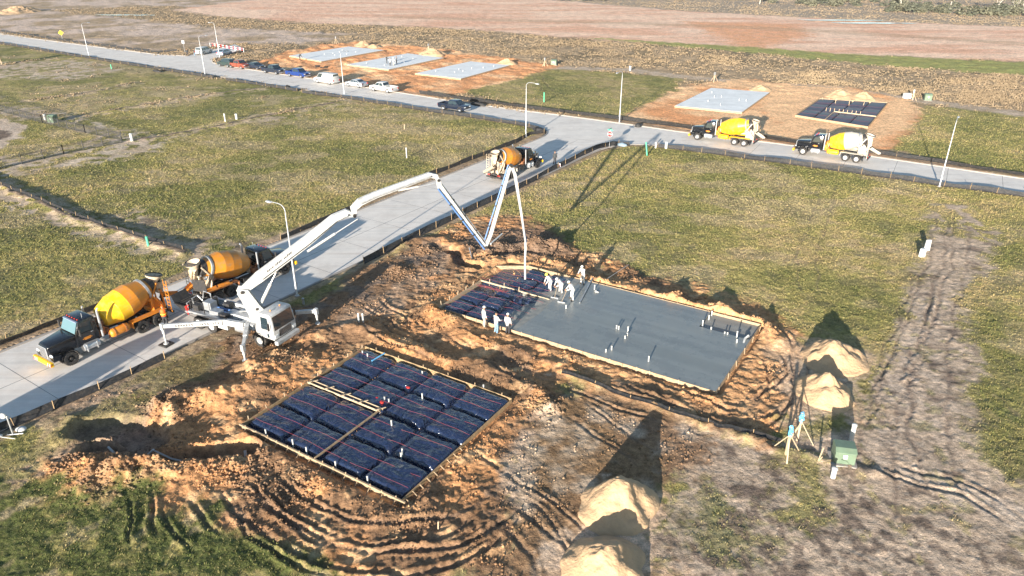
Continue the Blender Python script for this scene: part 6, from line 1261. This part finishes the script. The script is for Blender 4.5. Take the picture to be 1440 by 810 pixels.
# pipe in the trench
pts=[P3(150,620,.45),P3(170,634,.0)]; q=MB(); q.tube([P3(150,621,.55),P3(168,634,.12),P3(172,635,.08)],.075,8); q.tube([P3(172,635,.08),P3(195,632,.14),P3(215,631,.2),P3(238,634,.18),P3(262,637,.1)],.065,8); tag(q.build('drain_pipe',M['pvc'],smooth=50),'long white drain pipe lying in the dark trench at lower left','pipe')
q=MB(); q.tube([P3(345,637,.0),P3(344,631,.75)],.09,10); tag(q.build('drain_pipe',M['pvc'],smooth=50),'white pipe upright at the end of the trench by the form corner','pipe')
q=MB(); q.tube([P3(668,373,-.2),P3(660,355,.5)],.05,8); tag(q.build('drain_pipe',M['steel'],smooth=50),'grey pipe leaning in the pit left of the wet slab','pipe')
q=MB(); a=P3(690,349,.15); b=P3(706,336,.45); q.tube([a,b],.09,8); tag(q.build('drain_pipe',M['pvc'],smooth=50),'white pipe length lying by the dirt heap under the pump arm','pipe')
# bottom left clutter
g=at(19,612); t=empty('pipe_stand',(g[0],g[1],gz(*g)),0,'grey pipe T stand with white cap beside the lower left kerb','stand'); q=MB(); q.tube([(0,0,0),(-.05,.05,1.35)],.05,8); q.tube([(-.35,-.05,.03),(.55,.12,.03)],.05,8); q.build('stand_pipe',M['steel'],t,smooth=50); q=MB(); q.ell((-.3,.1,1.35),.22,.16,.2); q.tube([(-.05,.05,1.3),(.0,.05,1.3)],.08,8); q.build('white_cap',M['pvc'],t,smooth=60)
g=at(35,587); t=empty('bucket',(g[0],g[1],gz(*g)),0,'small blue bucket on the kerb at lower left','bucket'); q=MB(); q.lathe([(0,.0),(0,.19),(.42,.24),(.42,.22),(.05,.17),(.05,.0)],(0,0,0),(0,0,1),18,cap=False); q.build('bucket_shell',M['bluep'],t,smooth=40); q=MB(); q.tube([(.23,0,.38),(.2,0,.55),(0,0,.62),(-.2,0,.55),(-.23,0,.38)],.012,5); q.build('handle',M['steel'],t)
g=at(30,605); q=MB(); q.ell((0,0,.08),.34,.26,.15,12,6); tag(q.build('cement_bag',M['white'],smooth=60,loc=(g[0],g[1],gz(*g))),'white crumpled bag beside the pipe stand','bag')
g=at(2,618); t=empty('shovel',(g[0],g[1],gz(*g)),.4,'white headed shovel lying at the left edge','tool'); q=MB(); q.tube([(0,.1,.12),(.8,-.35,.06)],.025,6); q.build('handle',M['pvc'],t); q=MB(); q.ell((-.15,.2,.15),.24,.18,.1); q.build('blade',M['pvc'],t,smooth=60)
# filter bags at the kerb inlets
for px,py,a,b,m,l in [(757,184,1.1,.45,'blackfab','black filter bag at the left corner of the junction'),(897,178,.55,.5,'blackfab','round black filter bag on the far kerb opposite the stop sign'),(672,148,1.7,.5,'blackfab','black filter bag on the far kerb above the driving pickup'),(875,205,.8,.4,'bluet','blue grey gravel bag at the kerb right of the stop sign'),(216+5,101,1.6,.4,'blackfab','black filter bag at the left lamps, near kerb'),(405,124,.6,.6,'blackfab','small black filter bag on the near kerb opposite the blue pickup')]:
    g=at(px,py); q=MB(); q.ell((0,0,.12),a,.45,b,14,8,zmin=-.3); o=q.build('filter_bag',M[m] if m!='bluet' else mat('faded_blue_bag',(.2,.27,.33),.8,var=.2),smooth=60,loc=(g[0],g[1],0),rz=CA)
    for v in o.data.vertices: v.co.z*=.8+.4*math.sin(v.co.x*4+px)**2*.5
    tag(o,l,'filter bag','filter bags at the kerb')
# ---------------------------------------------------------------- signs
def signpost(name,px,py,H,label,face,build,cat='road sign'):
    g=at(px,py); t=empty(name,(g[0],g[1],gz(*g)),face,label,cat); q=MB(); q.beam((0,0,-.1),(0,0,H),.055,.055); q.build('post',M['pole'],t); build(t); return t
def text_mesh(s,size,m,parent,loc_,name='lettering'):
    cu=bpy.data.curves.new('t','FONT'); cu.body=s; cu.size=size; cu.align_x='CENTER'; cu.align_y='CENTER'; cu.extrude=.004; o=bpy.data.objects.new('t',cu); C.objects.link(o); dg=bpy.context.evaluated_depsgraph_get(); me=bpy.data.meshes.new_from_object(o.evaluated_get(dg)); bpy.data.objects.remove(o); n=bpy.data.objects.new(name,me); me.materials.clear(); me.materials.append(m); C.objects.link(n); n.parent=parent; n.location=loc_; n.rotation_euler=(PI/2,0,PI/2); return n
def b_stop(t):
    q=MB(); v=[(.05+.01*s,.40*math.cos(PI/8+k*PI/4),2.25+.40*math.sin(PI/8+k*PI/4)) for s in (-1,1) for k in range(8)]; q.add(v,[tuple(range(8)),tuple(range(8,16))[::-1]]+[(k,(k+1)%8,8+(k+1)%8,8+k) for k in range(8)]); f=q.build('sign_face',M['signr'],t)
    q=MB(); v=[(.063,r_*math.cos(PI/8+k*PI/4),2.25+r_*math.sin(PI/8+k*PI/4)) for r_ in (.37,.395) for k in range(8)]; q.add(v,[(k,(k+1)%8,8+(k+1)%8,8+k) for k in range(8)]); q.build('white_border',M['signw'],f)
    text_mesh('STOP',.33,M['signw'],f,(.064,0,2.24))
    q=MB(); q.box(-.01,.01,-.42,.42,2.78,2.94); q.build('street_name_plate',M['signg'],t); q=MB(); q.box(-.42,.42,-.01,.01,2.96,3.12); q.build('street_name_plate',M['signg'],t)
signpost('stop_sign',857,206,2.95,'red and white stop sign with street name plates at the right junction corner',md_+PI,b_stop)
def b_dia(t):
    q=MB(); s=.72; q.add([(.05,0,2.0-s),(.05,s,2.0),(.05,0,2.0+s),(.05,-s,2.0),(.07,0,2.0-s),(.07,s,2.0),(.07,0,2.0+s),(.07,-s,2.0)],[(0,3,2,1),(4,5,6,7),(0,1,5,4),(1,2,6,5),(2,3,7,6),(3,0,4,7)]); f=q.build('sign_face',M['signy'],t); q=MB(); q.beam((.075,-.12,1.85),(.075,.15,2.1),.02,.08); q.beam((.075,.15,2.1),(.075,-.1,2.25),.02,.08); q.build('symbol',M['iron'],f)
signpost('warning_sign',88,56,2.2,'yellow diamond warning sign by the far kerb at upper left',R(-75),b_dia)
def b_plate(t): q=MB(); q.box(.03,.06,-.45,.45,2.1,2.9); q.build('sign_face',M['silver'],t)
signpost('street_sign',260,73,2.9,'grey backed sign post at the left of the side stub',R(-110),b_plate)
def b_small(t):
    for k in range(4): q=MB(); q.box(.03,.05,-.27,.27,.35+k*.13,.48+k*.13); q.build('stripe_board',M['signr' if k%2==0 else 'signw'],t)
signpost('hazard_marker',786,234,.9,'small red and white striped marker on the right kerb before the junction',md_+PI,b_small,'marker')
a=at(296,66);b=at(343,73.5); d=b-a; L=np.linalg.norm(d); t=empty('road_barricade',(a[0],a[1],0),math.atan2(d[1],d[0]),'long red and white barricade closing the end of the side stub','barricade')
for k in range(5): q=MB(); q.box(L*k/4-.06,L*k/4+.06,-.06,.06,0,1.1); q.build('post',M['signw'],t)
for z in (.5,.95): 
    for k in range(16): q=MB(); q.box(L*k/16+.004,L*(k+1)/16-.004,-.1,-.065,z-.055,z+.055); q.build('rail_board',M['signr' if k%2 else 'signw'],t)
g=at(2,91); t=empty('site_board',(g[0],g[1],gz(*g)),R(-60),'plain plywood site board cut by the left edge','sign board'); q=MB(); q.box(-1.3,1.0,-.03,.03,.6,2.9); q.build('panel',M['newwood'],t); 
for x in (-1.1,.95): q=MB(); q.beam((x,.08,-.2),(x+.05,.08,3.0),.1,.1); q.build('post',M['newwood'],t)
# debris near the leftmost slab
g=at(447,97); t=empty('wheelbarrow',(g[0],g[1],gz(*g)),R(20),'dark loaded wheelbarrow on the red soil behind the blue pickup','wheelbarrow'); q=MB(); q.add([(-.4,-.3,.35),(.4,-.2,.35),(.4,.2,.35),(-.4,.3,.35),(-.6,-.45,.75),(.65,-.35,.7),(.65,.35,.7),(-.6,.45,.75)],[(0,3,2,1),(0,1,5,4),(1,2,6,5),(2,3,7,6),(3,0,4,7),(4,5,6,7)]); q.build('tray',M['dark'],t); q=MB(); q.tube([(.8,0,.3),(-.4,-.3,.35),(-1.1,-.35,.6)],.03,6); q.tube([(.8,0,.3),(-.4,.3,.35),(-1.1,.35,.6)],.03,6); q.beam((-.4,-.28,.35),(-.5,-.28,0),.04,.04); q.beam((-.4,.28,.35),(-.5,.28,0),.04,.04); q.build('handles',M['dark'],t)
q=MB(); q.cyl((.75,-.05,.2),(.75,.05,.2),.2,n=14); q.build('wheel',M['rubber'],t)
# ---------------------------------------------------------------- trees and shrubs of the far brush line
def leafcloud(n,rx,ry,rz_,cz,s,seed,low=0.0):
    r=np.random.default_rng(seed); k=7; cc=r.normal(0,.5,(k,3)); P=[]
    for i in range(n):
        c=cc[r.integers(k)]; p=c+r.normal(0,.33,3); p=p/max(1,np.linalg.norm(p)); p=Vector((p[0]*rx,p[1]*ry,max(cz+p[2]*rz_,low))); a=Vector(r.normal(0,1,3)).normalized(); b=a.orthogonal().normalized(); b.rotate(Matrix.Rotation(r.random()*6,3,a)); c_=a.cross(b); ss_=s*(.6+.8*r.random()); P.append([p-b*ss_,p+c_*ss_*.6,p+b*ss_,p-c_*ss_*.6])
    mb=MB(); 
    for q_ in P: mb.add(q_,[(0,1,2,3)])
    return mb
def tree(px,py,H,label,seed,leafy=.4):
    g=at(px,py); t=empty('bare_tree',(g[0],g[1],0),seed,label,'tree','pale trees in the far brush line'); random.seed(seed); q=MB()
    def br(p,d,l,r,dep):
        path=[p]; 
        for i in range(4): d=(d+Vector((random.uniform(-.16,.16),random.uniform(-.16,.16),random.uniform(-.03,.1)))).normalized(); path.append(path[-1]+d*l/4)
        q.tube(path,r,6,r1=r*.5)
        if dep>0:
            for k in range(3 if dep>1 else 4): a=random.uniform(0,6.3); j=random.choice([2,3,4]); br(path[j],(d*.8+Vector((math.cos(a),math.sin(a),.35))*.8).normalized(),l*.6,r*.5,dep-1)
    br(Vector((0,0,-.2)),Vector((0,0,1)),H*.5,H*.028,3); q.build('trunk',M['bark'],t)
    mb=leafcloud(int(420*leafy),H*.32,H*.32,H*.3,H*.68,.35,seed); mb.build('crown',M['leaf'],t)
for i,(px,py,H,l) in enumerate([(1267,13,9,'pale trunked tree, leftmost of the far line at upper right'),(1401,17,9,'pale leaning tree near the top right corner'),(1427,18,7,'short pale tree second from the top right corner'),(1437,18,8,'pale tree cut by the top right corner'),(1068,6,7,'small pale tree at the top, above the clay field'),(1335,14,8,'thin pale tree between the two larger ones at upper right'),(1500,22,9,'pale tree just outside the right edge')]): tree(px,py,H,l,i+2,.5)
protos=[]
for i in range(4):
    mb=leafcloud(260,1.9,1.9,1.3,1.1,.28,60+i,low=.05); o=mb.build('shrub',M['leaf' if i%2 else 'leafd']); o.location=(*at(1300,12),0); protos.append(o)
random.seed(77); spots=[]
for k in range(88): u=random.random(); px=1242+u*330; spots.append((px,12+(px-1242)*.045+random.uniform(-4,4.5)))
for k in range(26): px=random.uniform(1075,1235); spots.append((px,random.uniform(0,9)))
for k in range(24): px=random.uniform(700,1075); spots.append((px,random.uniform(-8,2)))
for i,(px,py) in enumerate(spots):
    o=protos[i] if i<4 else protos[i%4].copy()
    if i>=4: C.objects.link(o)
    g=at(px,py); o.location=(g[0],g[1],-.05); o.rotation_euler.z=random.uniform(0,6); s=random.uniform(.7,1.5); o.scale=(s*1.25,s*1.25,s); tag(o,'dull green shrub in the far brush line along the top of the view','shrub','shrubs of the far brush line')
pud=mat('shallow_water',(.55,.6,.65),.08)
for px,py,a,b in [(1180,29.5,14,1.6),(1226,33.5,13,2),(178,21.5,12,1.6)]:
    g=at(px,py); q=MB(); n=20; z=gz(*g)+.22; q.add([(math.cos(k*2*PI/n)*a*(1+.25*math.sin(k*1.7)),math.sin(k*2*PI/n)*b*(1+.25*math.cos(k*2.3)),0) for k in range(n)],[tuple(range(n))]); o=q.build('puddle',pud,loc=(g[0],g[1],z),rz=-.05); tag(o,kind='structure')
# ---------------------------------------------------------------- camera, light, air
cam=bpy.data.cameras.new('camera'); co=bpy.data.objects.new('camera',cam); C.objects.link(co); scn.camera=co
cam.sensor_width=36; cam.lens=FPX/1440*36; cam.clip_start=.5; cam.clip_end=9000
co.location=(0,0,CAMH); co.rotation_euler=(PI/2-PITCH,0,0)
SUNAZ=R(67.5+180); SUNEL=R(10.6)
sd=Vector((math.cos(SUNAZ)*math.cos(SUNEL),math.sin(SUNAZ)*math.cos(SUNEL),math.sin(SUNEL)))
sl=bpy.data.lights.new('sun','SUN'); sl.energy=5.0; sl.angle=R(.5); sl.color=(1,.925,.815); so=bpy.data.objects.new('sun',sl); C.objects.link(so); so.rotation_euler=sd.to_track_quat('Z','Y').to_euler()
w=bpy.data.worlds.new('World'); scn.world=w; w.use_nodes=True; nt=w.node_tree; bg=nt.nodes['Background']; st=nt.nodes.new('ShaderNodeTexSky'); st.sky_type='NISHITA'; st.sun_disc=False
st.sun_elevation=SUNEL; st.sun_rotation=PI/2-SUNAZ; st.air_density=1.0; st.dust_density=.3; st.ozone_density=1.8
nt.links.new(st.outputs[0],bg.inputs[0]); bg.inputs[1].default_value=.088
HZ=0.00009
if HZ:
    mb=MB(); mb.box(-5400,5400,-450,5300,-3,60); hm=bpy.data.materials.new('haze'); hm.use_nodes=True; nt=hm.node_tree; nt.nodes.remove(nt.nodes['Principled BSDF'])
    pv=nt.nodes.new('ShaderNodeVolumePrincipled'); pv.inputs['Color'].default_value=(.95,.95,.96,1); pv.inputs['Density'].default_value=HZ; pv.inputs['Anisotropy'].default_value=0.0
    nt.links.new(pv.outputs[0],nt.nodes['Material Output'].inputs['Volume']); tag(mb.build('haze',hm),kind='stuff')
scn.view_settings.view_transform='Standard'; scn.view_settings.look='None'; scn.view_settings.exposure=1.33; scn.view_settings.gamma=1
scn.render.engine='CYCLES'; scn.cycles.max_bounces=5; scn.cycles.diffuse_bounces=3; scn.cycles.volume_bounces=0
scn.render.resolution_x=1024; scn.render.resolution_y=576
